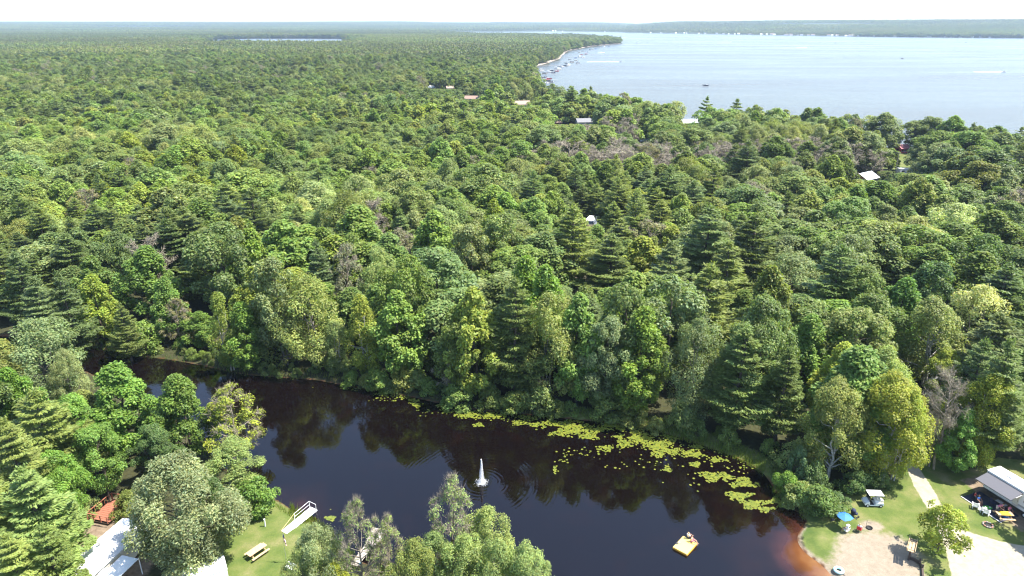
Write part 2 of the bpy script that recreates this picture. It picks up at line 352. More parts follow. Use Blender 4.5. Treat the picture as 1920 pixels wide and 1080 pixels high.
MAT_DIRT=pxpoly([(1800,905),(1850,893),(1925,925),(1925,985),(1900,975),(1878,962),(1850,948),(1822,922)])
RVDIRT=pxpoly([(1880,945),(1930,930),(2000,960),(2000,1010),(1910,1000),(1890,985)])
CLEAR=[(P(1085,540),8.0),(P(1045,425),7),(P(575,705,1),0.1)]
SITES=[]   # (x, y, radius, visible height) of houses: fewer and lower trees in front

ROW_DIRT=pxpoly([(150,1000),(215,940),(250,950),(330,1000),(200,1200),(80,1150)])
def land_z(x,y):
    d=sdf(POND,x,y)
    z=np.where(d<0,np.maximum(d*.35,-1.6),np.minimum(d*.22,.45))
    far=sstep(170,260,np.hypot(x,y)); z=z*(1-far)+0.0*far
    return z
def gz(x,y): return float(land_z(np.array([x]),np.array([y]))[0])

def grid_axis(lo,hi,step,a,b,g=1.07):
    c=list(np.arange(lo,hi+1e-6,step)); s=step; p=hi
    while p<b: s*=g; p+=s; c.append(p)
    s=step; p=lo; l=[]
    while p>a: s*=g; p-=s; l.append(p)
    return np.array(l[::-1]+c)
def build_ground():
    xs=grid_axis(-75,92,.55,-16000,16000,1.12); ys=grid_axis(52,112,.55,-400,15000,1.12)
    X,Y=np.meshgrid(xs,ys); x=X.ravel(); y=Y.ravel()
    z=land_z(x,y)+ (vnoise(x,y,5,3)-.5)*.12*(sdf(POND,x,y)>1.5)*(np.hypot(x,y)<260)
    nx,ny=len(xs),len(ys); i=np.arange(nx-1); j=np.arange(ny-1); I,J=np.meshgrid(i,j); k=(J*nx+I).ravel()
    F=np.stack([k,k+1,k+1+nx,k+nx],1)
    me=np_mesh('ground',np.stack([x,y,z],1),F,ground_material())
    def soft(poly,wd=.8): return np.clip(.5-sdf(poly,x,y)/(2*wd),0,1)
    fbl=sdf(POND,x,y); gr=np.maximum(np.maximum(soft(LAWN_R),soft(LAWN_L)),np.clip(1.3-np.abs(fbl-1.2)/2.2,0,1)*(y>72)*sstep(2,9,x))
    gr=np.maximum(gr,np.clip(1.6-np.hypot((x-P(1690,305)[0])/22,(y-P(1690,305)[1])/22),0,1))
    sand=np.maximum(soft(SANDB,1.3),soft(SHORE_SAND,.5)*.9)
    cd=np.hypot((x-CIRCLE[0])/1.6,(y-CIRCLE[1])/1.1); sand=np.maximum(sand,np.clip(1.3-cd,0,1)*1.2)
    for (cx,cy),rr in CLEAR: sand=np.maximum(sand,np.clip(1.2-np.hypot(x-cx,y-cy)/rr,0,.9))
    road=soft(ROAD,.5)
    dirt=np.maximum(np.maximum(soft(MAT_DIRT,.5),soft(RVDIRT,.8)),soft(ROW_DIRT,1))
    pd=sdf(POND,x,y); bx=np.full(x.shape,1e9)
    wet=np.clip(1-np.abs(pd)/.45,0,1)
    m1=np.stack([gr,sand,road,np.ones_like(x)],1).astype(np.float32); m2=np.stack([dirt,wet,np.zeros_like(x),np.ones_like(x)],1).astype(np.float32)
    a=me.attributes.new('mask','FLOAT_COLOR','POINT'); a.data.foreach_set('color',m1.ravel())
    a=me.attributes.new('mask2','FLOAT_COLOR','POINT'); a.data.foreach_set('color',m2.ravel())
    tag(mesh_obj('ground',me),kind='structure')
build_ground()

FX,FY=P(903,905)
def build_pond():
    xs=np.arange(-130,60,1.0); ys=np.arange(28,142,1.0)
    X,Y=np.meshgrid(xs,ys); x=X.ravel(); y=Y.ravel()
    nx,ny=len(xs),len(ys); I,J=np.meshgrid(np.arange(nx-1),np.arange(ny-1)); k=(J*nx+I).ravel()
    F=np.stack([k,k+1,k+1+nx,k+nx],1)
    d=sdf(POND,x,y); keep=(d[F].min(1)<1.2); F=F[keep]
    used=np.unique(F); rm=-np.ones(len(x),int); rm[used]=np.arange(len(used)); F=rm[F]; x=x[used]; y=y[used]
    # how shallow the bed is along the beach
    bd=np.full(x.shape,1e9)
    for a,b in zip(BEACHLINE[:-1],BEACHLINE[1:]):
        ex,ey=b[0]-a[0],b[1]-a[1]; t=np.clip(((x-a[0])*ex+(y-a[1])*ey)/(ex*ex+ey*ey),0,1)
        wgt=1.0
        bd=np.minimum(bd,np.hypot(x-a[0]-t*ex,y-a[1]-t*ey))
    reach=1.2+5.0*sstep(73,58,y)
    sh=np.clip(1-bd/reach,0,1)**1.2*.95*(.22+.78*sstep(71,61,y))
    bd2=np.hypot(x-P(560,955)[0],y-P(560,955)[1]); sh=np.maximum(sh,np.clip(1-bd2/6,0,1)*.35); sh=sh+.30*np.clip(1-bd/13,0,1)*sstep(78,66,y)*(1-sh)
    me=np_mesh('pond_water',np.stack([x,y,np.zeros_like(x)],1),F,pond_material(FX,FY))
    a=me.attributes.new('shallow','FLOAT','POINT'); a.data.foreach_set('value',sh.astype(np.float32))
    tag(mesh_obj('pond_water',me),kind='structure')
build_pond()
def ngon_sheet(name,poly,z,mat):
    me=bpy.data.meshes.new(name); me.from_pydata([(x,y,z) for x,y in poly],[],[tuple(range(len(poly)))]); me.materials.append(mat)
    import bmesh
    bm=bmesh.new(); bm.from_mesh(me); bmesh.ops.triangulate(bm,faces=bm.faces,ngon_method='EAR_CLIP')
    for f in bm.faces:
        if f.normal.z<0: f.normal_flip()
    bm.to_mesh(me); bm.free()
    return tag(mesh_obj(name,me),kind='structure')
M_LAKE=lake_material()
ngon_sheet('lake_water',LAKE,.12,M_LAKE); ngon_sheet('small_lake_water',SMALL,.12,M_LAKE)
def hill_z(x,y):
    d=np.hypot(x,y); u=x/np.maximum(y,1)
    sh=np.interp(u,[-2,-.1,.03,.14,.18,.25,.35,.5,.65,.77,1.2],[5200,5200,5300,5200,4700,4200,3700,3250,3000,2900,2500])
    left=sstep(5200,9500,d)*(34+22*vnoise(x,y,1500,1)+6*vnoise(x,y,500,4))
    right=sstep(sh+120,sh+1900,y)*(44+14*vnoise(x,y,1000,2)+5*vnoise(x,y,350,5)+6*sstep(.3,.7,u))
    k=sstep(.1,.25,u); return np.maximum(left*(1-k),right*k)
def build_hills():
    th=np.linspace(R(-52),R(56),260); rr=np.geomspace(2500,14500,60)
    T,D=np.meshgrid(th,rr); x=(np.sin(T)*D).ravel(); y=(np.cos(T)*D).ravel(); z=hill_z(x,y)+.02
    nx=len(th); I,J=np.meshgrid(np.arange(nx-1),np.arange(len(rr)-1)); k=(J*nx+I).ravel()
    me=np_mesh('hills',np.stack([x,y,z],1),np.stack([k,k+1,k+1+nx,k+nx],1),hill_material(),smooth=np.ones(len(k),bool))
    tag(mesh_obj('hills',me),kind='structure')
build_hills()
# the bay's strip of sand
def ribbon(name,line,z0,z1,wd,mat):
    pts=[Vector((a,b)) for a,b in line]; v=[]; f=[]
    for i,p in enumerate(pts):
        d=(pts[min(i+1,len(pts)-1)]-pts[max(i-1,0)]).normalized(); n=Vector((-d.y,d.x))
        ww=wd[i] if isinstance(wd,list) else wd
        v+=[(p.x-n.x*2,p.y-n.y*2,z0),(p.x+n.x*ww*.4,p.y+n.y*ww*.4,z1),(p.x+n.x*ww,p.y+n.y*ww,z1*.6)]
    for i in range(len(pts)-1):
        for j in (0,1): a=i*3+j; f.append((a,a+3,a+4,a+1))
    me=bpy.data.meshes.new(name); me.from_pydata(v,[],f); me.materials.append(mat); me.update()
    return tag(mesh_obj(name,me),kind='structure')
M_SAND=plain('beach_sand',(.30,.25,.20),.95,noise=.3,scale=.5)
ribbon('beach_sand',BAY,.0,.8,[6,6,6,8,8,14,55,30,8,7,8,8,10,9,6],M_SAND)

# ---------------------------------------------------------------- trees
def unit(v): return v/np.maximum(np.linalg.norm(v,axis=1,keepdims=True),1e-9)
def cards(Cn,Nr,L,W,rng,dirs=None,fold=.25):
    n=len(Cn); Nr=unit(Nr)
    if dirs is None: dirs=rng.normal(size=(n,3))
    t1=dirs-(dirs*Nr).sum(1,keepdims=True)*Nr; t1=unit(t1); t2=np.cross(Nr,t1)
    L=np.broadcast_to(np.asarray(L,float).reshape(-1,1),(n,1)); W=np.broadcast_to(np.asarray(W,float).reshape(-1,1),(n,1))
    a=Cn+t1*L-Nr*L*fold*.5; b=Cn+t2*W+Nr*L*fold*.4; c=Cn-t1*L-Nr*L*fold*.5; d=Cn-t2*W+Nr*L*fold*.4
    V=np.stack([a,b,c,d],1).reshape(-1,3); F=(np.arange(n)*4)[:,None]+np.arange(4)
    return V,F
class Geo:
    def __init__(s): s.V=[];s.F=[];s.c=[];s.n=0
    def add(s,V,F,col):
        s.V.append(V); s.F.append(F+s.n); s.n+=len(V)
        col=np.asarray(col,float); col=np.repeat(col,len(V)//len(col),axis=0) if col.ndim==2 and len(col)!=len(V) else np.broadcast_to(col,(len(V),3))
        s.c.append(col)
    def arrays(s): return np.concatenate(s.V),np.concatenate(s.F),np.concatenate(s.c)
def tubes(segs,n=5):
    """segs: list of (p0,p1,r0,r1) -> V,F"""
    S=np.array([[*a,*b,c,d] for a,b,c,d in segs],float); p0=S[:,:3]; p1=S[:,3:6]; d=unit(p1-p0)
    up=np.where(np.abs(d[:,2:3])>.9,[[1.,0,0]],[[0,0,1.]]); t1=unit(np.cross(d,up)); t2=np.cross(d,t1)
    a=2*np.pi*np.arange(n)/n; ring=(np.cos(a)[None,:,None]*t1[:,None]+np.sin(a)[None,:,None]*t2[:,None])
    V=np.concatenate([p0[:,None]+ring*S[:,6,None,None],p1[:,None]+ring*S[:,7,None,None]],1).reshape(-1,3)
    k=np.arange(n); f=np.stack([k,(k+1)%n,n+(k+1)%n,n+k],1); F=(np.arange(len(S))*2*n)[:,None,None]+f[None]
    return V,F.reshape(-1,4)
def bent(p0,p1,r0,r1,rng,k=3,w=.08):
    p0,p1=np.array(p0,float),np.array(p1,float); L=np.linalg.norm(p1-p0); pts=[p0+(p1-p0)*i/k+(rng.normal(size=3)*L*w*(0<i<k)) for i in range(k+1)]
    rs=[r0+(r1-r0)*i/k for i in range(k+1)]
    return [(pts[i],pts[i+1],rs[i],rs[i+1]) for i in range(k)],pts
LEAF_N={'near':1.15,'mid':.7,'far':.24,'dist':.014}
LEAF_S={'near':.93,'mid':1.12,'far':1.75,'dist':6.0}
def leafcol(rng,n,clump,sp=.16,yel=.08):
    v=1+rng.normal(size=n)*sp; v=np.clip(v*clump,.45,1.7)[:,None]
    h=rng.normal(size=n)[:,None]*yel
    return np.concatenate([v*(1+h),v,v*(1-h*.8)],1)
def broad(seed,lod,H=16.,Rr=5.2,base=.25,nc=60,cr=.27,leafL=.20,leafW=.13,n=15000,a=.72,b=.62,up=.35,brush=0.,gap=0.,zs=.8,barkm=None,stems=1,limbs=16,bare=0.,lim_r=.07):
    rng=np.random.default_rng(seed); far=lod in('far','dist')
    n=int(n*LEAF_N[lod]); s=LEAF_S[lod]*(1 if lod!='near' else 1)
    if far: nc=int(nc*.55 if lod=='far' else nc*.25); cr=cr*(1.25 if lod=='far' else 1.7)
    z0=H*base; g=Geo(); th=rng.uniform(0,6.28,nc); hh=(np.arange(nc)+.5)/nc; rng.shuffle(hh)
    env=Rr*np.sin(np.pi*np.clip(hh,0,1)**a)**b
    lob=1+.20*np.sin(th*2+seed)+.16*np.sin(th*3+seed*2.1+hh*5)
    rr=env*lob*rng.uniform(.35,1.05,nc)**.7
    lean=rng.normal(size=2)*.4
    cc=np.stack([rr*np.cos(th)+lean[0]*hh,rr*np.sin(th)+lean[1]*hh,z0+(H-z0)*(hh*.93+.02)],1)
    cc=np.vstack([cc,[[lean[0],lean[1],H*.93]]]); cs=Rr*cr*rng.uniform(.5,1.35,len(cc)); cs[-1]*=.8
    w_=cs**2; w_/=w_.sum(); idx=rng.choice(len(cc),size=n,p=w_)
    cl=1+rng.normal(size=len(cc))*.13
    d=rng.normal(size=(n,3)); d[:,2]+=up; 
    out=cc[idx]-np.array([0,0,H*.5]); out[:,2]*=.5; d+=unit(out)*.55; d=unit(d)
    rad=(1-rng.random(n)**2*.5)+np.abs(rng.normal(size=n))*.12
    if brush>0:
        rad=rng.uniform(.5,1.25,n)
    pos=cc[idx]+d*(cs[idx]*rad)[:,None]*np.array([1,1,zs])
    pos[:,2]=np.clip(pos[:,2],z0*.5,None)
    nr=d*.7+rng.normal(size=(n,3))*.4+np.array([.15,0,.65])
    dirs=None
    if brush>0: dirs=d+np.array([0,0,.5])*brush+rng.normal(size=(n,3))*.3; nr=rng.normal(size=(n,3))*.4+np.array([.2,0,.8])+d*.35
    sz=s*rng.uniform(.7,1.3,n)
    if gap>0:
        keep=vnoise(pos[:,0]+pos[:,2]*.7,pos[:,1]-pos[:,2]*.4,1.1,seed)>gap; pos=pos[keep];nr=nr[keep];sz=sz[keep];idx=idx[keep]; dirs=dirs[keep] if dirs is not None else None
    V,F=cards(pos,nr,leafL*sz,leafW*sz,rng,dirs)
    g.add(V,F,leafcol(rng,len(pos),cl[idx]))
    # wood
    segs=[]; k=4 if far else 6
    for st in range(stems):
        off=np.array([0,0,0.]) if stems==1 else np.array([math.cos(st*2.4)*.35,math.sin(st*2.4)*.35,0])
        tip=np.array([lean[0],lean[1],H*.8])+off*3.0*(stems>1)
        r0=H*.018*(1 if stems==1 else .7); sg,pts=bent(off-np.array([0,0,.4]),tip,r0,r0*.3,rng,k=k,w=.015); segs+=sg
        if lod!='dist':
            order=rng.permutation(len(cc))[:(limbs if not far else 5)//stems+1]
            for i in order:
                c_=cc[i]; zz=min(c_[2]-np.hypot(c_[0],c_[1])*.55,H*.75); zz=max(zz,z0*.7); f=np.clip(zz/(H*.8),0,1)
                p=off+(tip-off)*f; sg,_=bent(p,c_+(0 if bare==0 else (c_-p)*.15),H*.018*(1-f)*.5+.03,.02,rng,k=2 if far else 3,w=.05); segs+=sg
    WV,WF=tubes(segs,4 if far else 6)
    if bare>0 and lod!='dist':
        m=int(1800*bare*(LEAF_N[lod]**.7)); ti=rng.choice(len(cc),m); dd=unit(rng.normal(size=(m,3))+np.array([0,0,.6])+unit(cc[ti]-np.array([0,0,H*.4]))*1.2)
        pp=cc[ti]+dd*(cs[ti]*rng.uniform(.2,1.15,m))[:,None]; tw=.02 if lod=='near' else (.03 if lod=='mid' else .06)
        TV,TF=cards(pp,rng.normal(size=(m,3)),rng.uniform(.35,.8,m),tw,rng,dd,0)
        WF=np.concatenate([WF,TF+len(WV)]); WV=np.concatenate([WV,TV])
    return g.arrays(),(WV,WF),barkm or M_BARK
def pine(seed,lod,H=20.,Rr=4.6,base=.22,n=14000,a=.85,droop=.05,tier=1.0,nb=6,flat=.32,L=.26,W=.055,tuft=1.0,spire=False):
    rng=np.random.default_rng(seed); far=lod in('far','dist'); n=int(n*LEAF_N[lod]); s=LEAF_S[lod]
    z0=H*base; zs=[]; z=z0
    while z<H-.5: zs.append(z); z+=tier*rng.uniform(.8,1.25)*(1 if not far else 1.5)
    br=[]; segs,pts=bent([0,0,-.4],[0,0,H],H*.017,.03,rng,k=5,w=.004)
    for z in zs:
        t=(z-z0)/(H-z0); env=Rr*(1-t)**a*(min(1,.55+t*2.2)) +.35
        for k in range(nb):
            th=rng.uniform(0,6.28); l=env*rng.uniform(.6,1.15)*(1+.15*math.sin(th*2+seed)); rise=(t*.75-droop)*l*.55+rng.normal()*.12
            p1=np.array([math.cos(th)*l,math.sin(th)*l,z+rise]); br.append((np.array([0,0,z]),p1,l))
            if not far or k<3: segs.append((np.array([0,0,z]),p1,.055 if not far else .07,.015))
    B=np.array([[*a_,*b_,l] for a_,b_,l in br]); w_=B[:,6]**1.4; w_/=w_.sum(); idx=rng.choice(len(B),n,p=w_)
    t=1-rng.random(n)**1.6*.78; p0=B[idx,:3]; p1=B[idx,3:6]; l=B[idx,6]; ax=unit(p1-p0); side=unit(np.cross(ax,[[0,0,1.]]))
    # plumes: side shoots grouped
    q=rng.integers(0,7,n); qs=(q-3)/3.0; wid=flat*l*np.sin(np.pi*np.clip(t,.05,.97)**1.3)+.12
    pos=p0+(p1-p0)*t[:,None]+side*(qs*wid+rng.normal(size=n)*.09*s**.5)[:,None]+np.array([0,0,1.])*(np.abs(rng.normal(size=n))*.13*s**.5-np.abs(qs)*wid*.12+.05*l*t**3)[:,None]
    dirs=ax+side*(qs*.6)[:,None]+rng.normal(size=(n,3))*.35+np.array([0,0,.35])
    nr=np.array([.2,0,1.])+rng.normal(size=(n,3))*.4
    cl=1+rng.normal(size=len(B))*.12
    sz=s*rng.uniform(.7,1.3,n); V,F=cards(pos,nr,L*sz**.9,W*sz*1.25*(1 if not far else 1.6),rng,dirs,.1)
    # top leader tuft
    m=max(8,n//60); tp=np.array([0,0,H])+rng.normal(size=(m,3))*[.25,.25,.5]; V2,F2=cards(tp,rng.normal(size=(m,3)),L*s,W*s*1.2,rng,np.array([0,0,1.])+rng.normal(size=(m,3))*.4,.1)
    g=Geo(); g.add(V,F,leafcol(rng,n,cl[idx],.13,.05)); g.add(V2,F2,leafcol(rng,m,1.0,.1,.05))
    return g.arrays(),tubes(segs,4 if far else 6),M_BARK
def dead(seed,lod,H=15.,Rr=4.,leaves=0.,n3=7):
    rng=np.random.default_rng(seed); far=lod in('far','dist'); segs=[]; tw=[]
    sg,pts=bent([0,0,-.4],[rng.normal()*.4,rng.normal()*.4,H*.92],H*.014,.03,rng,k=6,w=.012); segs+=sg
    nl=22 if not far else 10
    for i in range(nl):
        f=.25+.7*i/nl; p=np.array([0,0,H*.92*f])+ (np.array(pts[-1])*[1,1,0])*f; th=rng.uniform(0,6.28); l=Rr*(1.15-f*.75)*rng.uniform(.7,1.1)
        q=p+np.array([math.cos(th)*l,math.sin(th)*l,l*rng.uniform(.55,1.1)]); sg,pp=bent(p,q,H*.014*(1-f)*.5+.035,.018,rng,k=3,w=.06); segs+=sg
        for j in range(6 if not far else 3):
            g_=rng.uniform(.3,1); a_=p+(q-p)*g_; d=unit((q-p)[None]/l+rng.normal(size=(1,3))*.7)[0]; l2=l*.4*rng.uniform(.6,1.2); b_=a_+d*l2; b_[2]+=l2*.15
            segs.append((a_,b_,.028 if not far else .05,.01))
            m=n3*3; tt=rng.uniform(.1,1,m)[:,None]; dd=unit(d[None]+rng.normal(size=(m,3))*.6+[0,0,.2]); ll=rng.uniform(.25,.6,m)
            tw.append(np.concatenate([a_+(b_-a_)*tt+dd*ll[:,None],dd,ll[:,None]],1))
    T=np.concatenate(tw); T=T if not far else T[::2]
    wd=.016 if lod=='near' else (.034 if lod=='mid' else .12)
    V,F=cards(T[:,:3],rng.normal(size=(len(T),3)),T[:,6]*(1 if not far else 1.5),wd,rng,T[:,3:6],0)
    WV,WF=tubes(segs,4 if far else 5); WF=np.concatenate([WF,F+len(WV)]); WV=np.concatenate([WV,V])
    m=max(30,int(len(T)*leaves)); s=LEAF_S[lod]**.7
    sel=rng.choice(len(T),m); pos=T[sel,:3]+T[sel,3:6]*T[sel,6:7]+rng.normal(size=(m,3))*.12
    g=Geo(); V,F=cards(pos,rng.normal(size=(m,3))+[0,0,.7],.14*s,.09*s,rng); g.add(V,F,leafcol(rng,m,1.0))
    return g.arrays(),(WV,WF),M_DEAD
KINDS={
 'oak':lambda s,l:broad(s,l,H=16,Rr=5.6,base=.2,nc=70,cr=.235,n=17000,a=.78,b=.55,up=.5),
 'maple':lambda s,l:broad(s,l,H=16,Rr=4.8,base=.12,nc=90,cr=.21,n=19000,a=.54,b=.78,leafL=.24,leafW=.14,brush=.8,up=.3,zs=1.0),
 'birch':lambda s,l:broad(s,l,H=16,Rr=4.2,base=.13,nc=80,cr=.25,n=19000,a=.66,b=.7,leafL=.13,leafW=.10,up=.2,zs=1.25,gap=.18,stems=2,barkm=M_BIRCH,limbs=18),
 'willow':lambda s,l:broad(s,l,H=16,Rr=5.6,base=.1,nc=75,cr=.23,n=17000,a=.7,b=.55,leafL=.19,leafW=.09,up=.2,zs=1.05,gap=.16,stems=2,barkm=M_GREYB),
 'silver_maple':lambda s,l:broad(s,l,H=14,Rr=6.6,base=.1,nc=95,cr=.2,n=36000,a=.8,b=.55,leafL=.21,leafW=.08,brush=1.1,up=.5,zs=1.1),
 'ash':lambda s,l:broad(s,l,H=14,Rr=4.6,base=.2,nc=80,cr=.2,n=9000,a=.75,b=.55,leafL=.17,leafW=.10,up=.6,gap=.42,bare=1.4,barkm=M_DEAD,limbs=30),
 'sparse':lambda s,l:broad(s,l,H=15,Rr=4.4,base=.22,nc=90,cr=.17,n=4200,a=.62,b=.75,leafL=.13,leafW=.09,up=.6,gap=.38,bare=2.6,barkm=M_DEAD,limbs=44),
 'pine':lambda s,l:pine(s,l,H=20,Rr=4.8,base=.18,n=21000,a=.72,tier=.95,nb=7,flat=.4,L=.27,W=.06),
 'red_pine':lambda s,l:pine(s,l,H=20,Rr=3.9,base=.32,n=11000,a=.5,droop=-.15,tier=1.35,nb=6,flat=.36,L=.24,W=.07),
 'spruce':lambda s,l:pine(s,l,H=18,Rr=3.2,base=.06,n=15000,a=1.0,droop=.35,tier=.7,nb=7,flat=.25,L=.22,W=.06),
 'dead':lambda s,l:dead(s,l,H=15,Rr=4.2,leaves=.05),
 'young_oak':lambda s,l:broad(s,l,H=7,Rr=3.4,base=.22,nc=40,cr=.25,n=6500,a=.72,b=.5,leafL=.15,leafW=.10,up=.4,gap=.30,limbs=20,zs=.75),
 'shrub':lambda s,l:broad(s,l,H=4,Rr=2.3,base=.02,nc=34,cr=.33,n=3600,a=.6,b=.5,leafL=.16,leafW=.10,up=.4,stems=3,limbs=9),
}
NOMH={'sparse':15,'young_oak':7,'oak':16,'maple':16,'birch':16,'willow':16,'silver_maple':14,'ash':14,'pine':20,'red_pine':20,'spruce':18,'dead':15,'shrub':4}
NOMR={'sparse':4.6,'young_oak':3.7,'oak':6.3,'maple':5.5,'birch':4.9,'willow':6.3,'silver_maple':7.4,'ash':5.2,'pine':4.9,'red_pine':4.2,'spruce':3.4,'dead':4.8,'shrub':2.8}
TNAME={'sparse':'thinning_tree','young_oak':'oak_tree','oak':'oak_tree','maple':'maple_tree','birch':'birch_tree','willow':'willow_tree','silver_maple':'silver_maple_tree','ash':'ash_tree','pine':'pine_tree','red_pine':'pine_tree','spruce':'spruce_tree','dead':'bare_tree','shrub':'shrub'}
CROWN={}
def norm(kind,A,B,bm):
    V=A[0] if kind!='dead' else B[0]; r=np.percentile(np.hypot(V[:,0],V[:,1]),96); h=np.percentile(V[:,2],99.8)
    s=np.array([NOMR[kind]*.97/r,NOMR[kind]*.97/r,NOMH[kind]/h]); return (A[0]*s,A[1],A[2]),(B[0]*s,B[1]),bm
def proto(kind,var,lod):
    key=(kind,var,lod)
    if key not in CROWN:
        (V,F,c),(WV,WF),bm=norm(kind,*KINDS[kind](hash_seed(kind,var),lod))
        CROWN[key]=(np_mesh('crown',V,F,M_LEAF,col=c),np_mesh('trunk',WV,WF,bm))
    return CROWN[key]
def hash_seed(kind,var): return sum(ord(ch)*(i+3) for i,ch in enumerate(kind))%9973+var*131
def proto_joined(kind,var,lod,name):
    (V,F,c),(WV,WF),bm=norm(kind,*KINDS[kind](hash_seed(kind,var+5),lod))
    me=np_mesh(name,np.concatenate([V,WV]),np.concatenate([F,WF+len(V)]),[M_LEAF,bm],col=np.concatenate([c,np.ones((len(WV),3))]),midx=np.concatenate([np.zeros(len(F)),np.ones(len(WF))]))
    return me

# colours of leaf (linear albedo)
TINT={'oak':(.058,.092,.026),'oak_dark':(.036,.066,.026),'oak_blue':(.045,.082,.042),'green':(.060,.108,.022),'bright':(.085,.145,.022),'yellow':(.145,.165,.022),'olive':(.105,.125,.038),
 'pale':(.125,.145,.062),'grey':(.115,.130,.085),'cream':(.20,.20,.105),'pine':(.060,.088,.034),'pine_light':(.095,.128,.045),'pine_dark':(.034,.058,.028),'teal':(.050,.088,.056),
 'brown':(.145,.115,.065),'mauve':(.135,.115,.088),'rust':(.17,.10,.04),'silver':(.150,.160,.105),'gold':(.135,.135,.022)}
TINT={k:tuple(min(.34,c*(1.75 if i==0 else (1.6 if i==1 else 1.45))) for i,c in enumerate(v)) for k,v in TINT.items()}
TINT.update(grey=(.20,.235,.12),silver=(.24,.27,.16),pale=(.225,.265,.095),gold=(.24,.265,.038),cream=(.36,.37,.18),bright=(.155,.24,.045),yellow=(.25,.285,.045),green=(.13,.20,.045),oak=(.13,.18,.05),oak_dark=(.085,.13,.042),mauve=(.21,.19,.15),brown=(.24,.20,.11));TINT.update(teal=(.13,.175,.082),oak_blue=(.115,.17,.065));TINT.update(pine=(.14,.18,.06),pine_dark=(.095,.135,.05),pine_light=(.21,.25,.08))
TINT={k:(c[0]*1.04,c[1]*1.09,c[2]*.92) for k,c in TINT.items()}
CNAME={'oak':'mid green','oak_dark':'dark green','oak_blue':'blue-green','green':'green','bright':'bright green','yellow':'yellow-green','olive':'olive green','pale':'pale green','grey':'grey-green','cream':'cream-tinged',
 'pine':'green','pine_light':'light green','pine_dark':'dark green','teal':'teal','brown':'browning','mauve':'mauve-brown','rust':'rusty','silver':'silvery','gold':'golden green'}
KNAME={'sparse':'half-bare tree','young_oak':'lawn oak','oak':'oak','maple':'maple','birch':'birch','willow':'willow','silver_maple':'silver maple','ash':'thin-leaved ash','pine':'white pine','red_pine':'open-crowned pine','spruce':'spruce','dead':'bare tree','shrub':'shrub'}
TREES=[]   # dicts
def crown_frac(kind): return .5
def tree_top(kind,px,py,H,wpx,tint,base=None,var=None,label=None,sp=None):
    x,y=P(px,py,H+.4)
    if base is not None: x,y=P(*base)
    f=float(to_px(x,y,H*.6)[2]); rr=wpx/2*f/FPX
    if base is None and kind!='shrub' and 470<py<670 and 350<px<1480 and kind not in('dead',):
        while H<20.5:
            x2,y2=P(px,py,H+.9)
            if float(sdf(POND,np.array([x2]),np.array([y2]))[0])<rr*.5+1.2: break
            H+=.5; x,y=x2,y2
    if kind!='shrub' and H>9: rr=max(rr,H*{'birch':.22,'maple':.25,'oak':.28,'willow':.27}.get(kind,.2))
    TREES.append(dict(k=kind,x=x,y=y,H=H,r=rr,t=tint,v=var,label=label,hand=True,sp=sp))
T_=tree_top
# near bank, lower left
T_('willow',60,598,14,150,'grey'); T_('willow',115,655,10,66,'grey'); T_('maple',15,690,13,90,'bright'); T_('pine',62,735,16,170,'pine_light'); T_('pine',5,790,17,150,'pine_light')
T_('oak',120,742,12,120,'bright'); T_('maple',212,682,14.0,150,'bright'); T_('maple',150,735,10,90,'olive'); T_('maple',330,705,13.5,118,'green'); T_('ash',425,714,12.5,135,'yellow')
T_('birch',420,830,8,115,'pale'); T_('shrub',492,893,4.6,86,'green',base=(480,962)); T_('shrub',455,925,2.6,56,'bright',base=(452,968)); T_('silver_maple',328,858,14,235,'silver')
T_('oak',170,800,11,120,'green'); T_('pine',40,880,15,170,'pine_light'); T_('pine',78,985,12,125,'pine_light'); T_('pine',10,1005,12,140,'pine_light'); T_('oak',95,850,12,100,'bright'); T_('shrub',222,925,3.6,60,'olive'); T_('shrub',160,935,3.0,46,'pale')
T_('oak',280,800,9,90,'oak_dark'); T_('oak',380,900,9,90,'oak_dark'); T_('maple',-50,700,14,150,'pine'); T_('pine',-60,860,16,160,'pine_light'); T_('oak',-20,640,12,120,'olive')
# near bank, bottom middle
T_('willow',592,985,11,115,'grey'); T_('willow',560,1030,9,90,'pale'); T_('maple',722,1045,6,50,'gold'); T_('sparse',664,930,14,80,'pale'); T_('sparse',720,964,12,40,'pale')
T_('sparse',838,893,15,125,'pale'); T_('willow',812,1003,10.5,110,'pale'); T_('willow',915,955,12,88,'pale'); T_('willow',872,1008,11.5,125,'pale'); T_('willow',775,1012,11,90,'olive'); T_('birch',996,1022,12,92,'pale'); T_('willow',930,1015,12,100,'pale')
T_('maple',628,1058,7.5,70,'gold'); T_('shrub',560,1060,3,60,'pale')
# right side
T_('birch',1640,728,16,150,'gold',base=(1652,905)); T_('birch',1588,715,15,125,'olive'); T_('birch',1692,765,14,90,'yellow',base=(1672,905)); T_('willow',1665,648,15,120,'pale'); T_('maple',1590,645,14,105,'yellow')
T_('dead',1768,690,16,105,'mauve',base=(1750,885)); T_('dead',1738,770,11,60,'mauve',base=(1741,880)); T_('birch',1840,705,15,112,'gold',base=(1808,880)); T_('maple',1795,790,10,80,'bright',base=(1785,890)); T_('pine',1895,640,19,135,'pine'); T_('pine',1850,640,17,110,'pine')
T_('oak',1780,655,10,70,'yellow'); T_('maple',1915,760,12,90,'pine',base=(1922,866)); T_('shrub',1495,838,5.6,52,'teal'); T_('shrub',1545,868,5.0,60,'oak_blue'); T_('shrub',1480,878,3.4,54,'bright'); T_('shrub',1542,905,4.0,96,'oak'); T_('shrub',1502,905,3.2,66,'pale')
T_('young_oak',1766,942,6.8,108,'yellow',base=(1752,1046),sp='lawn'); T_('oak',2016,935,10,130,'oak',base=(2010,1035)); T_('shrub',1600,880,3.4,70,'oak_dark'); T_('shrub',1570,930,2.6,60,'oak_dark'); T_('shrub',1660,885,2.6,50,'oak_dark')
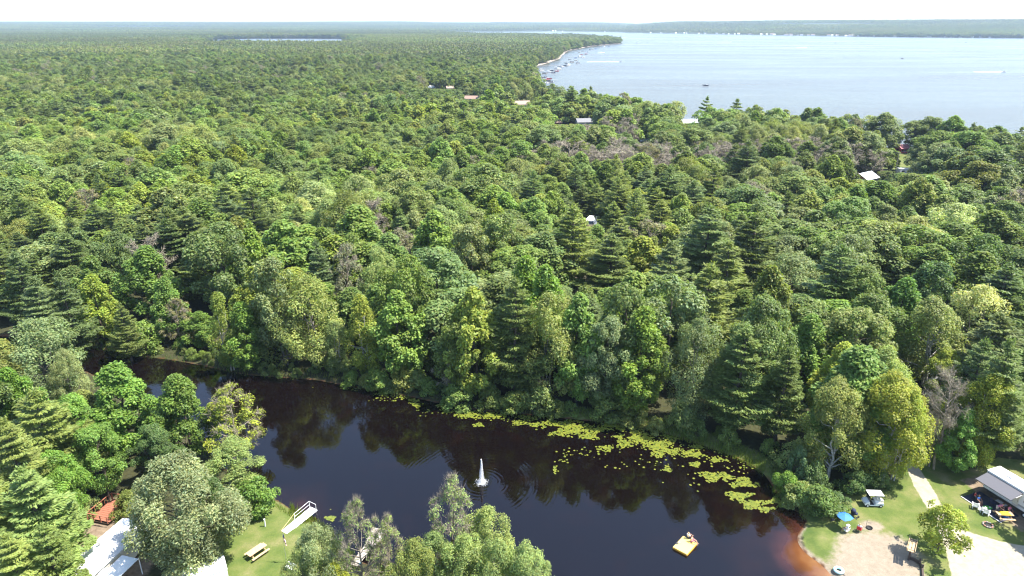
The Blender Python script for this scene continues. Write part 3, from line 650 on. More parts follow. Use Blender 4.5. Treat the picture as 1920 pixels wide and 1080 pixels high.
# far bank, front rows
for a in [('pine',25,470,18,92,'teal'),('pine',62,520,17,110,'teal'),('pine',105,500,18,90,'teal'),('maple',168,515,13.5,92,'yellow'),('pine',222,560,12,60,'pine'),('oak',208,437,16,100,'oak_dark'),
 ('maple',265,462,16,112,'bright'),('maple',305,520,13,80,'bright'),('dead',268,437,17,80,'mauve'),('ash',322,560,9.5,74,'brown'),('shrub',272,600,6,70,'bright'),('shrub',232,610,5,60,'green'),('oak',402,418,21,152,'oak_blue'),('maple',462,430,19,104,'bright'),
 ('oak',505,482,18,100,'grey'),('willow',578,515,16.5,140,'pale'),('willow',520,560,13,120,'olive'),('maple',452,565,13,92,'bright'),('birch',412,545,15,76,'yellow'),('pine',592,452,18,84,'teal'),('ash',645,458,17,84,'mauve'),
 ('willow',705,462,17,92,'pale'),('birch',680,555,15,92,'gold'),('maple',738,545,15.5,118,'bright'),('birch',628,600,10,60,'pale'),('oak',818,468,19,172,'oak_blue'),('oak',862,575,13,80,'oak'),('maple',890,540,15.5,108,'yellow'),
 ('pine',966,526,19.5,118,'pine'),('willow',1032,548,16.5,92,'pale'),('sparse',846,652,8,66,'mauve'),('shrub',812,640,5,60,'green'),('maple',1087,550,18,112,'bright'),('oak',1143,590,15,92,'grey'),('maple',1212,575,17,132,'bright'),
 ('oak',1262,520,18,150,'grey'),('oak',1180,532,18,112,'oak_blue'),('pine',1077,388,20,128,'pine_light'),('pine',1148,442,16,132,'pine'),('willow',1312,600,16,112,'grey'),('pine',1400,616,16.5,128,'pine_light'),
 ('pine',1332,388,21,144,'pine'),('pine',1420,404,20,148,'pine'),('pine',1368,455,18,122,'pine_light'),('pine',1580,462,20,156,'pine'),('pine',1262,455,18,120,'teal'),('pine',1335,500,19,150,'pine_light'),('pine',1482,655,15.5,104,'pine'),
 ('oak',1442,560,16,100,'oak_blue'),('maple',1520,590,15,100,'green'),('willow',1850,538,16,134,'cream'),('birch',1768,560,16,122,'olive'),('oak',1848,440,17.5,122,'oak_dark'),('oak',1760,490,16.5,116,'oak_blue'),('maple',1700,520,16,112,'green'),
 ('willow',1720,405,17,130,'cream'),('willow',1800,380,17,130,'cream'),('oak',1620,500,17,110,'oak'),('maple',1455,500,17,104,'olive'),('oak',940,400,19,120,'pale'),('maple',925,375,18,70,'yellow'),('maple',990,480,15,90,'bright'),('maple',1020,500,14,84,'bright'),
 ('oak',350,340,18,130,'pale'),('pine',420,345,19,120,'pine'),('maple',815,395,19,110,'bright'),('oak',880,420,18,110,'grey'),('pine',500,215,17,52,'oak_dark'),('oak',755,480,15,90,'green'),('dead',695,372,17,70,'mauve')]: T_(*a)

EXCL=[(LAWN_R,2.0),(LAWN_L,1.5),(ROAD,2.0),(MAT_DIRT,1.5),(RVDIRT,2)]
def place_random():
    rng=np.random.default_rng(11)
    def field(y0,y1,s,umax,mask=None):
        ys=np.arange(y0,y1,s*.87); out=[]
        for j,yy in enumerate(ys):
            xs=np.arange(-umax*yy-20,umax*yy+20,s)+(j%2)*s/2; out.append(np.stack([xs,np.full_like(xs,yy)],1))
        p=np.concatenate(out); p+=rng.uniform(-.38,.38,p.shape)*s; return p
    p=np.concatenate([field(84,420,7.7,.86),field(420,1150,8.6,.84)])
    # long fringes along the lake shores stay single trees
    q=field(1150,3400,11,.86); dq=np.minimum(sdf(LAKE,q[:,0],q[:,1]),sdf(SMALL,q[:,0],q[:,1])); q=q[(dq>3)&(dq<70)&(q[:,0]>-1400)]
    p=np.concatenate([p,q]); x,y=p[:,0],p[:,1]
    ok=(sdf(POND,x,y)>.7)&(sdf(LAKE,x,y)>2.5)&(sdf(SMALL,x,y)>3)
    ok&=~((x<-38)&(sdf(POND,x,y)<4)&(y<150))
    for pl,m in EXCL: ok&=sdf(pl,x,y)>m
    # the far side of the pond only
    fb=np.array(pxpoly(FAR_BANK)); yb=np.interp(x,fb[:,0],fb[:,1],left=fb[0,1],right=50); 
    ok&=(y>yb)|(x>fb[-1,0])
    ok&=~((x<fb[-1,0])&(y<yb)); ok&=~((x>40)&(x<75)&(y<78)); ok&=~((y<95)&(np.abs(x)>.80*y+6))
    for (cx,cy),rr in CLEAR: ok&=np.hypot(x-cx,y-cy)>rr
    ok&=~((np.hypot((x-P(1690,305)[0])/22,(y-P(1690,305)[1])/22))<1)
    for sx,sy,sr,sh in SITES: ok&=np.hypot(x-sx,y-sy)>sr
    x,y=x[ok],y[ok]
    H_=np.array([[t['x'],t['y'],t['r']] for t in TREES if t['k']!='shrub']); 
    near=y<320; dm=np.full(len(x),1e9)
    for hx,hy,hr in H_: dm=np.where(near,np.minimum(dm,np.hypot(x-hx,y-hy)/(hr*.80+2.0)),dm)
    k=dm>1; x,y=x[k],y[k]; n=len(x)
    nA=vnoise(x,y,60,5); nB=vnoise(x,y,26,6); nC=vnoise(x,y,140,7); r=rng.random(n)
    kind=np.empty(n,object); tint=np.empty(n,object)
    ctr=P(1290,283,12); lil=(np.hypot((x-ctr[0])/75,(y-ctr[1])/24)<1)
    ctr2=P(1140,235,12); lil2=(np.hypot((x-ctr2[0])/40,(y-ctr2[1])/25)<1)
    for i in range(n):
        a,b,c,q=nA[i],nB[i],nC[i],r[i]; far=math.hypot(x[i],y[i])>420
        u=x[i]/y[i]
        if (lil[i] and q<.8) or (lil2[i] and q<.4): kind[i],tint[i]='dead','mauve'
        elif y[i]<170 and sdfp[0](x[i],y[i])<5 and q<.25: kind[i],tint[i]='spruce','pine'
        elif (a>.76 and q<.6) or (q<.09): kind[i]='pine' if q*7%1<.95 else 'spruce'; tint[i]=['pine','pine','pine_dark','teal','pine_light'][int(b*4.99)]
        elif q>.98: kind[i],tint[i]=('ash','mauve') if q<.988 else ('ash','brown')
        elif b>.66: kind[i],tint[i]='maple',['bright','bright','green','yellow'][int(q*3.99)]
        elif b<.26: kind[i],tint[i]='willow' if q<.6 else 'birch',['pale','olive','grey','pale','cream'][int(q*4.99)]
        else: kind[i],tint[i]='oak' if q<.68 else 'maple',['oak','oak','oak_blue','green','olive','oak_dark','bright','grey'][int((q*13.7)%1*7.99)]
    Hh=np.clip(14.3+4.5*(nC-.5)+4.5*(vnoise(x,y,34,15)-.5)+rng.normal(size=n)*2.0,8.5,21); 
    for i in range(n):
        if kind[i] in('pine',): Hh[i]=min(Hh[i]*1.12,22)
        if kind[i]=='dead': Hh[i]*=.88
        if kind[i] in ('spruce',): Hh[i]*=.95
    bank=(y<160)&(np.array([sdfp[0](a,b) for a,b in zip(x,y)])<7 if False else sdf(POND,x,y)<6)
    Hh[bank]*=.82
    # lower trees where the photograph lets one see a house or clearing
    cap=np.full(n,99.)
    for sx,sy,sr,sh in SITES:
        D=math.hypot(sx,sy); ux,uy=sx/D,sy/D; al=x*ux+y*uy; la=np.abs(-x*uy+y*ux); dl=D-al
        m=(dl>-1)&(dl<170)&(la<sr*.7+4); hv=sh*.6+ dl*(CAMH-sh)/D; cap=np.where(m,np.minimum(cap,hv-.3),cap)
    drop=cap<3.2; Hh=np.minimum(Hh,cap)
    for i in np.nonzero(~drop)[0]:
        rr=NOMR[kind[i]]*(Hh[i]/NOMH[kind[i]])**.75*rng.uniform(.9,1.5)*(1.05 if kind[i]!='pine' else 1.12)
        if kind[i] in('pine','spruce'): rr*=1.0
        TREES.append(dict(k=kind[i],x=x[i],y=y[i],H=Hh[i],r=rr,t=tint[i],v=None,label=None,hand=False,sp=None))
sdfp=[lambda a,b: float(sdf(POND,np.array([a]),np.array([b]))[0])]
def place_shrubs():
    rng=np.random.default_rng(5); fb=pxpoly(FAR_BANK)
    L=0
    for a,b in zip(fb[3:-3],fb[4:-2]):
        d=math.hypot(b[0]-a[0],b[1]-a[1]); m=max(1,int(d/(1.1 if a[0]<0 else 1.9))); nx,ny=-(b[1]-a[1])/d,(b[0]-a[0])/d
        if ny<0: nx,ny=-nx,-ny
        for i in range(m):
            t=(i+rng.random())/m; o=rng.uniform(-.3,4.2); H=rng.uniform(1.8,5.2)*(.42 if a[0]<-38 else (.8 if a[0]<0 else 1))
            TREES.append(dict(k='shrub',x=a[0]+(b[0]-a[0])*t+nx*o,y=a[1]+(b[1]-a[1])*t+ny*o,H=H,r=H*rng.uniform(.5,.72),t=['green','bright','oak','pale','oak_blue','olive'][rng.integers(0,6)],v=None,label=None,hand=False,sp=None))

# ---------------------------------------------------------------- sites of houses seen through the wood: (px,py of the roof, height there)
def site(px,py,z,r): x,y=P(px,py,z); SITES.append((x,y,r,z)); return x,y
HS={}
for key,px,py,z,r in [('grey_house',1098,226,4.0,8),('brown_roof',888,181,4.5,8),('tan_roof',977,191,4.5,8),('white_roof',1292,224,4.5,6),('barn',1622,327,4.0,4.5),('red_cabin',1692,272,3.5,5),('white_house',808,163,3,5),('shed',1213,261,3,2.5),('camper',1108,415,2.5,2.2),('tent',1092,535,1.5,5),('shack',1046,228,3,3.5),('white_trailer',1700,317,2.5,6),('dark_roof',845,163,4,5),('van',1745,698,2,2.5)]:
    HS[key]=site(px,py,z,r)
place_shrubs(); place_random()
_k=[not(t['k']=='shrub' and sdfp[0](t['x'],t['y'])<-.2) for t in TREES]; TREES[:]=[t for t,k in zip(TREES,_k) if k]
MEAN=np.array([.185,.215,.058])
for t in TREES:
    t['px'],t['py'],t['f']=[float(v) for v in to_px(t['x'],t['y'],t['H'])]
    t['size']=t['H']*1.2/t['f'] if t['k']!='shrub' else 0
# of the trees, the 300 that show largest are single objects, the rest is the forest
tr=[t for t in TREES if t['k']!='shrub']; sh=[t for t in TREES if t['k']=='shrub']
vis=[t for t in tr if -60<t['px']<1980 and t['py']<1090 and t['y']>30]
vis.sort(key=lambda t:(not t['hand'],t['f']))
indiv=vis[:300]; ids=set(id(t) for t in indiv); rest=[t for t in tr if id(t) not in ids]
print('trees',len(tr),'single',len(indiv),'shrubs',len(sh),'last f',indiv[-1]['f'])

# ---- labels that single a tree out
LM=[(-200,'at the far side of the grey willow'),(120,'near the narrow pond end'),(300,'beyond the maple pair'),(430,'beyond the sparse ash'),(560,'above the dark reflection'),(700,'beyond the first lily pads'),(800,'beyond the small lily patch'),(903,'behind the fountain'),
    (1000,'behind the middle lily pads'),(1100,'behind the widest lily pads'),(1200,'behind the long lily band'),(1300,'behind the yellow raft'),(1400,'behind the last lily pads'),(1510,'behind the sandy point'),(1635,'behind the golf cart'),(1730,'behind the gravel lane'),(1860,'behind the camper awning')]
def landmark(px): return min(LM,key=lambda a:abs(a[0]-px))[1]
def depthname(t):
    y=t['y']; d=sdfp[0](t['x'],t['y'])
    if t['y']<78 and t['px']<1100: return 'on the near bank'
    if d<5: return 'at the water\'s edge'
    if d<12: return 'close behind the bank'
    if d<22: return 'a short way into the wood'
    if d<36: return 'in the middle of the wood'
    if d<55: return 'deeper in the wood'
    return 'far back in the near wood'
def sizename(t):
    r=t['r']/t['H']
    if t['k']=='shrub': return 'low' if t['H']<2.8 else ('tall' if t['H']>3.8 else 'rounded')
    if t['H']<10: return 'small'
    if t['H']>18.3: return 'very tall'
    if r>.40: return 'broad'
    if r<.24: return 'slender'
    if t['H']>16.3: return 'tall'
    return 'medium'
def shape_label(t):
    c=CNAME[t['t']]; k=KNAME[t['k']]
    if t['k']=='dead': return f"{sizename(t)} grey leafless tree"
    return f"{sizename(t)} {c} {k}"
NEARLM=[(60,600,'at the upper left edge of the near bank'),(200,690,'beside the narrow pond arm'),(330,720,'above the big silvery crown'),(430,800,'over the open blue water'),(60,900,'beside the long white trailer'),(180,950,'over the red deck'),(320,950,'over the white trailer roof'),(480,930,'on the lawn by the ramp'),(590,1020,'beside the white bench'),(680,1000,'round the weathered pier'),(840,930,'in front of the fountain'),(930,1000,'by the open pond'),(1000,1050,'at the end of the near clump')]
used={}
def label_for(t,all_):
    base=shape_label(t); 
    if t['y']<78 and t['px']<1100:
        lm=min(NEARLM,key=lambda a:math.hypot(a[0]-t['px'],a[1]-t['py']))[2]; l=f"{base} {lm}"
    else: l=f"{base} {depthname(t)} {landmark(t['px'])}"
    if l in used:
        nb=min((o for o in all_ if o is not t and not (o['k']==t['k'] and o['t']==t['t'])),key=lambda o:math.hypot(o['px']-t['px'],o['py']-t['py']))
        side='left of' if nb['px']>t['px'] else 'right of'
        short=f"{base} {depthname(t).split(' ')[-1] if False else ''}".strip()
        l=f"{base} just {side} a {sizename(nb)} {CNAME[nb['t']]} {KNAME[nb['k']]} {landmark(t['px'])}"
        l=l.replace('bare tree','bare tree')
        if l in used: l=f"{base} {depthname(t)} {side} a {CNAME[nb['t']]} {KNAME[nb['k']]}"
        if l in used: l=f"{base} {landmark(t['px'])} {side} a {CNAME[nb['t']]} {KNAME[nb['k']]}"
        if l in used: l=f"{base} {'above' if nb['py']>t['py'] else 'below'} a {CNAME[nb['t']]} {KNAME[nb['k']]} {landmark(t['px'])}"
    used[l]=used.get(l,0)+1; return ' '.join(l.split()[:16])
def setup_tree(t,lod,group):
    var=t['v'] if t['v'] is not None else int(abs(math.sin(t['x']*12.9+t['y']*78.2)*1000))%3
    if lod=='near': var=var%2
    cr,tk=proto(t['k'],var,lod)
    z=gz(t['x'],t['y'])-.05 if t['y']<300 else 0
    rz=(t['x']*7.1+t['y']*3.3)%6.28
    o=empty(TNAME[t['k']],(t['x'],t['y'],z),rz,label_for(t,indiv if t['k']!='shrub' else sh),'tree' if t['k']!='shrub' else 'shrub',group)
    s=t['r']/NOMR[t['k']]; o.scale=(s,s,t['H']/NOMH[t['k']])
    rng=random.Random(int(t['x']*100+t['y'])); v=rng.uniform(.88,1.12); h=rng.uniform(-.07,.07)
    c=TINT[t['t']]; c=(tuple(np.array(c)*(.72 if t['y']>85 and t['x']<45 else 1)+MEAN*(.28 if t['y']>85 and t['x']<45 else 0)) if t['hand'] else 0) or tuple(np.array(c)*.62+MEAN*.38)
    c=[c[0]*v*(1+h),c[1]*v,c[2]*v*(1-h)]
    if t['k']!='dead' or lod=='near' or True:
        a=mesh_obj('crown' if t['k']!='dead' else 'withered_leaves',cr,o); a['tint']=c
    mesh_obj('trunk',tk,o)
    return o
for t in indiv:
    setup_tree(t,'near' if t['f']<104 and (t['hand'] or t['f']<92) else 'mid','single trees round the pond and in the near wood')
for t in sh[:]: setup_tree(t,'mid' if t['f']>95 else 'near','shrubs along the banks')

# ---- the forest: geometry-node instances on points
def forest_object(name,coll,pts,idx,rot,scl,tint,label,cat):
    me=bpy.data.meshes.new(name); me.vertices.add(len(pts)); me.vertices.foreach_set('co',np.asarray(pts,np.float32).ravel())
    def at(n,ty,key,arr): a=me.attributes.new(n,ty,'POINT'); a.data.foreach_set(key,np.asarray(arr).ravel())
    at('form','INT','value',np.asarray(idx,np.int32)); at('turn','FLOAT','value',np.asarray(rot,np.float32)); at('size','FLOAT_VECTOR','vector',np.asarray(scl,np.float32)); at('tint','FLOAT_VECTOR','vector',np.asarray(tint,np.float32))
    me.update(); o=mesh_obj(name,me); tag(o,label,cat,kind='stuff')
    ng=bpy.data.node_groups.new(name,'GeometryNodeTree'); ng.interface.new_socket('Geometry',in_out='INPUT',socket_type='NodeSocketGeometry'); ng.interface.new_socket('Geometry',in_out='OUTPUT',socket_type='NodeSocketGeometry')
    gi=ng.nodes.new('NodeGroupInput'); go=ng.nodes.new('NodeGroupOutput'); ci=ng.nodes.new('GeometryNodeCollectionInfo'); ci.inputs['Collection'].default_value=coll; ci.inputs['Separate Children'].default_value=True; ci.inputs['Reset Children'].default_value=True
    ip=ng.nodes.new('GeometryNodeInstanceOnPoints'); ip.inputs['Pick Instance'].default_value=True
    def na(n,ty): q=ng.nodes.new('GeometryNodeInputNamedAttribute'); q.data_type=ty; q.inputs['Name'].default_value=n; return q
    fi,fr,fs=na('form','INT'),na('turn','FLOAT'),na('size','FLOAT_VECTOR'); cx=ng.nodes.new('ShaderNodeCombineXYZ'); er=ng.nodes.new('FunctionNodeEulerToRotation')
    L=ng.links; L.new(fr.outputs[0],cx.inputs[2]); L.new(cx.outputs[0],er.inputs[0]); L.new(gi.outputs[0],ip.inputs['Points']); L.new(ci.outputs[0],ip.inputs['Instance'])
    L.new(fi.outputs[0],ip.inputs['Instance Index']); L.new(er.outputs[0],ip.inputs['Rotation']); L.new(fs.outputs[0],ip.inputs['Scale']); L.new(ip.outputs[0],go.inputs[0])
    mo=o.modifiers.new('forest','NODES'); mo.node_group=ng; return o
fc=bpy.data.collections.new('tree_forms'); FORM={}
names=[]
for k in ['oak','maple','birch','willow','ash','pine','spruce','dead']:
    for lod in ('mid','far'):
        for v in range(3 if lod=='far' else 2):
            nm=f"{k}_{'close' if lod=='mid' else 'remote'}_{'abc'[v]}"; me=proto_joined(k,v,lod,nm); ob=bpy.data.objects.new(nm,me); fc.objects.link(ob); names.append(nm)
names.sort(); FORM={n:i for i,n in enumerate(names)}
rng=np.random.default_rng(3); pts=[];idx=[];rot=[];scl=[];tin=[]
gl=land_z(np.array([t['x'] for t in rest]),np.array([t['y'] for t in rest]))
hz=hill_z(np.array([t['x'] for t in rest]),np.array([t['y'] for t in rest]))
for t,g0,h0 in zip(rest,gl,hz):
    k=t['k'] if t['k']!='red_pine' else 'pine'
    if k=='silver_maple': k='willow'
    if abs(t['px']-960)>1150: continue
    lod='close' if t['f']<330 else 'remote'; nv=2 if lod=='close' else 3
    pts.append((t['x'],t['y'],max(g0,h0)-.05)); idx.append(FORM[f"{k}_{lod}_{'abc'[int(rng.integers(0,nv))]}"]); rot.append(rng.uniform(0,6.28))
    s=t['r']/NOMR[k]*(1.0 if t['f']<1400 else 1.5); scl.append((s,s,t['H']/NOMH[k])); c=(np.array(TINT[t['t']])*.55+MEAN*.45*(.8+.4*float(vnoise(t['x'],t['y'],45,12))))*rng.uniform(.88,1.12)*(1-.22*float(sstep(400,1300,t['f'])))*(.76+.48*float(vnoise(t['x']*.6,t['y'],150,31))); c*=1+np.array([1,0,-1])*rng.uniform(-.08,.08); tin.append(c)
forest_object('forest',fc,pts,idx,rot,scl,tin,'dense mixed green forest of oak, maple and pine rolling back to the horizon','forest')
print('forest instances',len(pts))
# ---- far woods: stands of trees
def stand(seed,size=60.,sp=8.2):
    rng=np.random.default_rng(seed); g=Geo(); m=int(size/sp)
    cols=['oak','oak','oak_dark','green','olive','pale','pine_dark','pine','teal','oak_blue','mauve','bright','green']
    for i in range(m):
        for j in range(m):
            x=(i+.5+(j%2)*.4)*sp-size/2+rng.uniform(-2.4,2.4); y=(j+.5)*sp-size/2+rng.uniform(-2.4,2.4); con=rng.random()<.28; H=rng.uniform(11,18)+(2 if con else 0); r=rng.uniform(3.4,5.4)*(.7 if con else 1)
            c=np.array(TINT[cols[rng.integers(0,len(cols))] if not con else cols[6+rng.integers(0,3)]]); c=(c*.55+np.array([.185,.215,.058])*.45)/.165
            n=46; d=unit(rng.normal(size=(n,3))); d[:,2]=np.abs(d[:,2])*.9-.15
            if con:
                t=rng.random(n)**.8; th=rng.uniform(0,6.28,n); rr=r*(1-t)+.3; p=np.stack([x+rr*np.cos(th),y+rr*np.sin(th),H*(.3+.7*t)],1); nr=np.stack([np.cos(th),np.sin(th),np.full(n,.8)],1)
            else:
                p=np.array([x,y,H-r*.75])+d*np.array([r,r,r*.8])*rng.uniform(.8,1.05,(n,1)); nr=d+rng.normal(size=(n,3))*.4+[0,0,.3]
                low=rng.random(n)<.2; p[low,2]*=.6
            V,F=cards(p,nr,1.35*rng.uniform(.7,1.25,n),.95,rng); v=(1+rng.normal(size=(n,1))*.16)*c; g.add(V,F,v)
    return g.arrays()
sc_=bpy.data.collections.new('stand_forms')
for i in range(5):
    V,F,c=stand(40+i); nm='stand_'+'abcde'[i]; ob=bpy.data.objects.new(nm,np_mesh(nm,V,F,M_LEAF,col=c)); sc_.objects.link(ob)
pts=[];idx=[];rot=[];scl=[];tin=[]
def fill(y0,y1,s,k,um=.86):
    for yy in np.arange(y0,y1,s):
        xs=np.arange(-um*yy-60,um*yy+60,s)+rng.uniform(-s*.1,s*.1); x=xs; y=np.full_like(xs,yy)+rng.uniform(-s*.1,s*.1,len(xs))
        dl=np.minimum(sdf(LAKE,x,y),sdf(SMALL,x,y)); hz=hill_z(x,y); fld=vnoise(x,y*.35,520,9)
        for a,b,d,h,f in zip(x,y,dl,hz,fld):
            if d<s*.62: continue
            if h>6 and f>.80: continue
            pts.append((a,b,h)); idx.append(int(rng.integers(0,5))); rot.append(int(rng.integers(0,4))*math.pi/2); scl.append((k,k,min(k,1.25) if k>1.3 else k)); q=.125*(.70+.55*vnoise(a*.6,b,330,4)); w2=vnoise(a,b,230,8); tin.append((q*(.98+.2*w2),q,q*(.95-.1*w2)))
fill(1150+28,4200,57,1.0); fill(4200,14000,115,2.0,.83)
forest_object('distant_woods',sc_,pts,idx,rot,scl,tin,'hazy blue-green woods filling the land beyond the lakes up to the horizon','woods')
print('stands',len(pts))

if 0: pass

# ---------------------------------------------------------------- things
def at(px,py,z=None):
    x,y=P(px,py,.45 if z is None else z); return x,y,(gz(x,y) if z is None else z)
W_=plain('white_paint',(.78,.78,.77),.4,noise=.05); WR=plain('white_roof',(.80,.80,.80),.5,noise=.08,scale=1.5); GREY=plain('grey_paint',(.38,.38,.39),.5); DG=plain('dark_grey',(.05,.05,.055),.5)
BLK=plain('black_rubber',(.02,.02,.02),.8); GL=plain('dark_glass',(.02,.025,.03),.05,noise=.0,spec=.8); ALU=plain('aluminium',(.55,.56,.57),.35,.8,noise=.05); CREAM=plain('cream_panel',(.66,.62,.52),.6)
PINE=wood('new_timber',(.62,.44,.25)); OLD=wood('weathered_timber',(.42,.38,.33)); DARKW=wood('dark_timber',(.07,.05,.04)); REDW=wood('red_stained_timber',(.34,.13,.08)); TAN=wood('tan_timber',(.50,.36,.20))
RED=plain('red_cloth',(.45,.03,.035),.8); BLUE=plain('blue_cloth',(.035,.16,.50),.7); NAVY=plain('navy_cloth',(.025,.03,.07),.8); YEL=plain('yellow_cloth',(.72,.48,.02),.7); GRN=plain('green_plastic',(.06,.38,.05),.35); PINK=plain('pink_cloth',(.55,.16,.28),.8)
SKIN=plain('skin',(.50,.29,.20),.6,noise=.05); SKIN2=plain('tanned_skin',(.36,.19,.12),.6,noise=.05); HAIR=plain('brown_hair',(.06,.035,.02),.7); HAIRB=plain('fair_hair',(.35,.25,.13),.7)
ROOFG=plain('grey_shingle',(.19,.19,.20),.9,noise=.2,scale=3); ROOFB=plain('brown_shingle',(.24,.165,.13),.9,noise=.2,scale=3); ROOFT=plain('tan_shingle',(.30,.23,.18),.9,noise=.2,scale=3); ROOFM=plain('pale_metal_roof',(.66,.70,.72),.35,.1,noise=.05); SID=plain('grey_siding',(.40,.42,.44),.7); ORA=plain('orange_siding',(.50,.22,.06),.7); STONE=plain('field_stone',(.30,.26,.23),.9,noise=.3,scale=5)

def skin_body(joints,edges,rad,mat,parent,name='body',levels=1):
    me=bpy.data.meshes.new(name); me.from_pydata(joints,edges,[]); o=mesh_obj(name,me,parent)
    me.materials.append(mat)
    md=o.modifiers.new('skin','SKIN'); md.use_smooth_shade=True
    sv_=me.skin_vertices[0].data if me.skin_vertices else None
    if sv_ is None:
        bpy.context.view_layer.objects.active=o
        import bmesh
        bm=bmesh.new(); bm.from_mesh(me); bm.verts.layers.skin.verify(); bm.to_mesh(me); bm.free(); sv_=me.skin_vertices[0].data
    for i,r in enumerate(rad): sv_[i].radius=(r,r) if not isinstance(r,tuple) else r
    sv_[0].use_root=True
    ss=o.modifiers.new('smooth','SUBSURF'); ss.levels=levels; ss.render_levels=levels
    return o
def person(px,py,label,rz=0,pose='sit',seat=.42,skin=None,top=None,bottom=None,hair=None,hat=None,lean=.1,pos=None,group='people by the pond'):
    x,y,z=pos if pos else at(px,py)
    root=empty('person',(x,y,z),rz,label,'person',group)
    skin=skin or SKIN; s=seat
    # faces -Y in its own frame
    if pose in('sit','floor'):
        if pose=='floor': s=.10
        pel=(0,0,s+.10); ch=(0,lean*.5,s+.38); nk=(0,lean*.8,s+.58); hd=(0,lean*.75,s+.72); tp=(0,lean*.75,s+.80)
        if pose=='sit': kn=[(sx*.13,-.42,s+.10) for sx in(-1,1)]; an=[(sx*.14,-.46,.08) for sx in(-1,1)]; to=[(sx*.15,-.62,.04) for sx in(-1,1)]
        else: kn=[(sx*.17,-.40,.38) for sx in(-1,1)]; an=[(sx*.13,-.68,.07) for sx in(-1,1)]; to=[(sx*.13,-.84,.05) for sx in(-1,1)]
        el=[(sx*.27,-.02,s+.30) for sx in(-1,1)]; wr=[(sx*.20,-.26,s+.24) for sx in(-1,1)]
    else:
        b=lean; s=.82
        pel=(0,0,.90); ch=(0,-b*.6,1.18); nk=(0,-b,1.40); hd=(0,-b*1.15,1.54); tp=(0,-b*1.15,1.63)
        kn=[(sx*.11,-.05-sx*.08,.48) for sx in(-1,1)]; an=[(sx*.12,.03-sx*.14,.08) for sx in(-1,1)]; to=[(sx*.13,-.16-sx*.14,.04) for sx in(-1,1)]
        el=[(sx*.27,-b*.5,1.10) for sx in(-1,1)]; wr=[(sx*.26,-b-.14,.90) for sx in(-1,1)]
    sh=[(sx*.17,ch[1]*1.1,(ch[2]+nk[2])/2+.05) for sx in(-1,1)]; hp=[(sx*.10,0,pel[2]-.03) for sx in(-1,1)]
    J=[pel,ch,nk,hd,tp]; Rr=[.12,.135,.055,.095,.06]; E=[(0,1),(1,2),(2,3),(3,4)]
    for k in(0,1):
        n=len(J); J+=[sh[k],el[k],wr[k]]; Rr+=[.06,.042,.03]; E+=[(1,n),(n,n+1),(n+1,n+2)]
        wx,wy,wz=wr[k]
        for q,(fx,fl) in enumerate([(-.035,.055),(-.012,.085),(.012,.09),(.034,.075)]):
            m=len(J); J+=[(wx+fx,wy-.07,wz-.01),(wx+fx*1.1,wy-.07-fl,wz-.035)]; Rr+=[.011,.009]; E+=[(n+2,m),(m,m+1)]
        m=len(J); J+=[(wx-(1 if k else -1)*.05,wy-.045,wz)]; Rr+=[.011]; E+=[(n+2,m)]
        n=len(J); J+=[hp[k],kn[k],an[k],to[k]]; Rr+=[.085,.058,.042,.035]; E+=[(0,n),(n,n+1),(n+1,n+2),(n+2,n+3)]
    n=len(J); J+=[(0,hd[1]-.10,hd[2]-.005)]; Rr+=[.016]; E+=[(3,n)]
    skin_body(J,E,Rr,skin,root)
    if top: 
        J=[pel,ch,(nk[0],nk[1],nk[2]-.05)]; Rr=[.135,.155,.08]; E=[(0,1),(1,2)]
        for k in(0,1):
            n=len(J); q=tuple(sh[k][i]*.45+el[k][i]*.55 for i in range(3)); J+=[sh[k],q]; Rr+=[.075,.058]; E+=[(1,n),(n,n+1)]
        skin_body(J,E,Rr,top,root,'shirt')
    if bottom:
        J=[pel]; Rr=[.14]; E=[]
        for k in(0,1):
            n=len(J); q=tuple(hp[k][i]*.25+kn[k][i]*.75 for i in range(3)); J+=[hp[k],q]; Rr+=[.10,.08]; E+=[(0,n),(n,n+1)]
        skin_body(J,E,Rr,bottom,root,'shorts')
    mb=MB(); mb.lathe([(.09,-.02),(.118,.03),(.112,.08),(.07,.125),(0,.14)],(hd[0],hd[1]+.02,hd[2]),10); mb.build('hair',hair or HAIR,root)
    if hat:
        mb=MB(); mb.lathe([(.24,.05),(.235,.065),(.125,.075),(.115,.15),(.06,.175),(0,.18)],(hd[0],hd[1],hd[2]),14); mb.build('hat',hat,root)
    fe=MB()
    for sx in(-.035,.035): fe.lathe([(0,-.012),(.012,0),(0,.012)],(hd[0]+sx,hd[1]-.093,hd[2]+.02),6)
    fe.build('eyes',BLK,root)
    return root
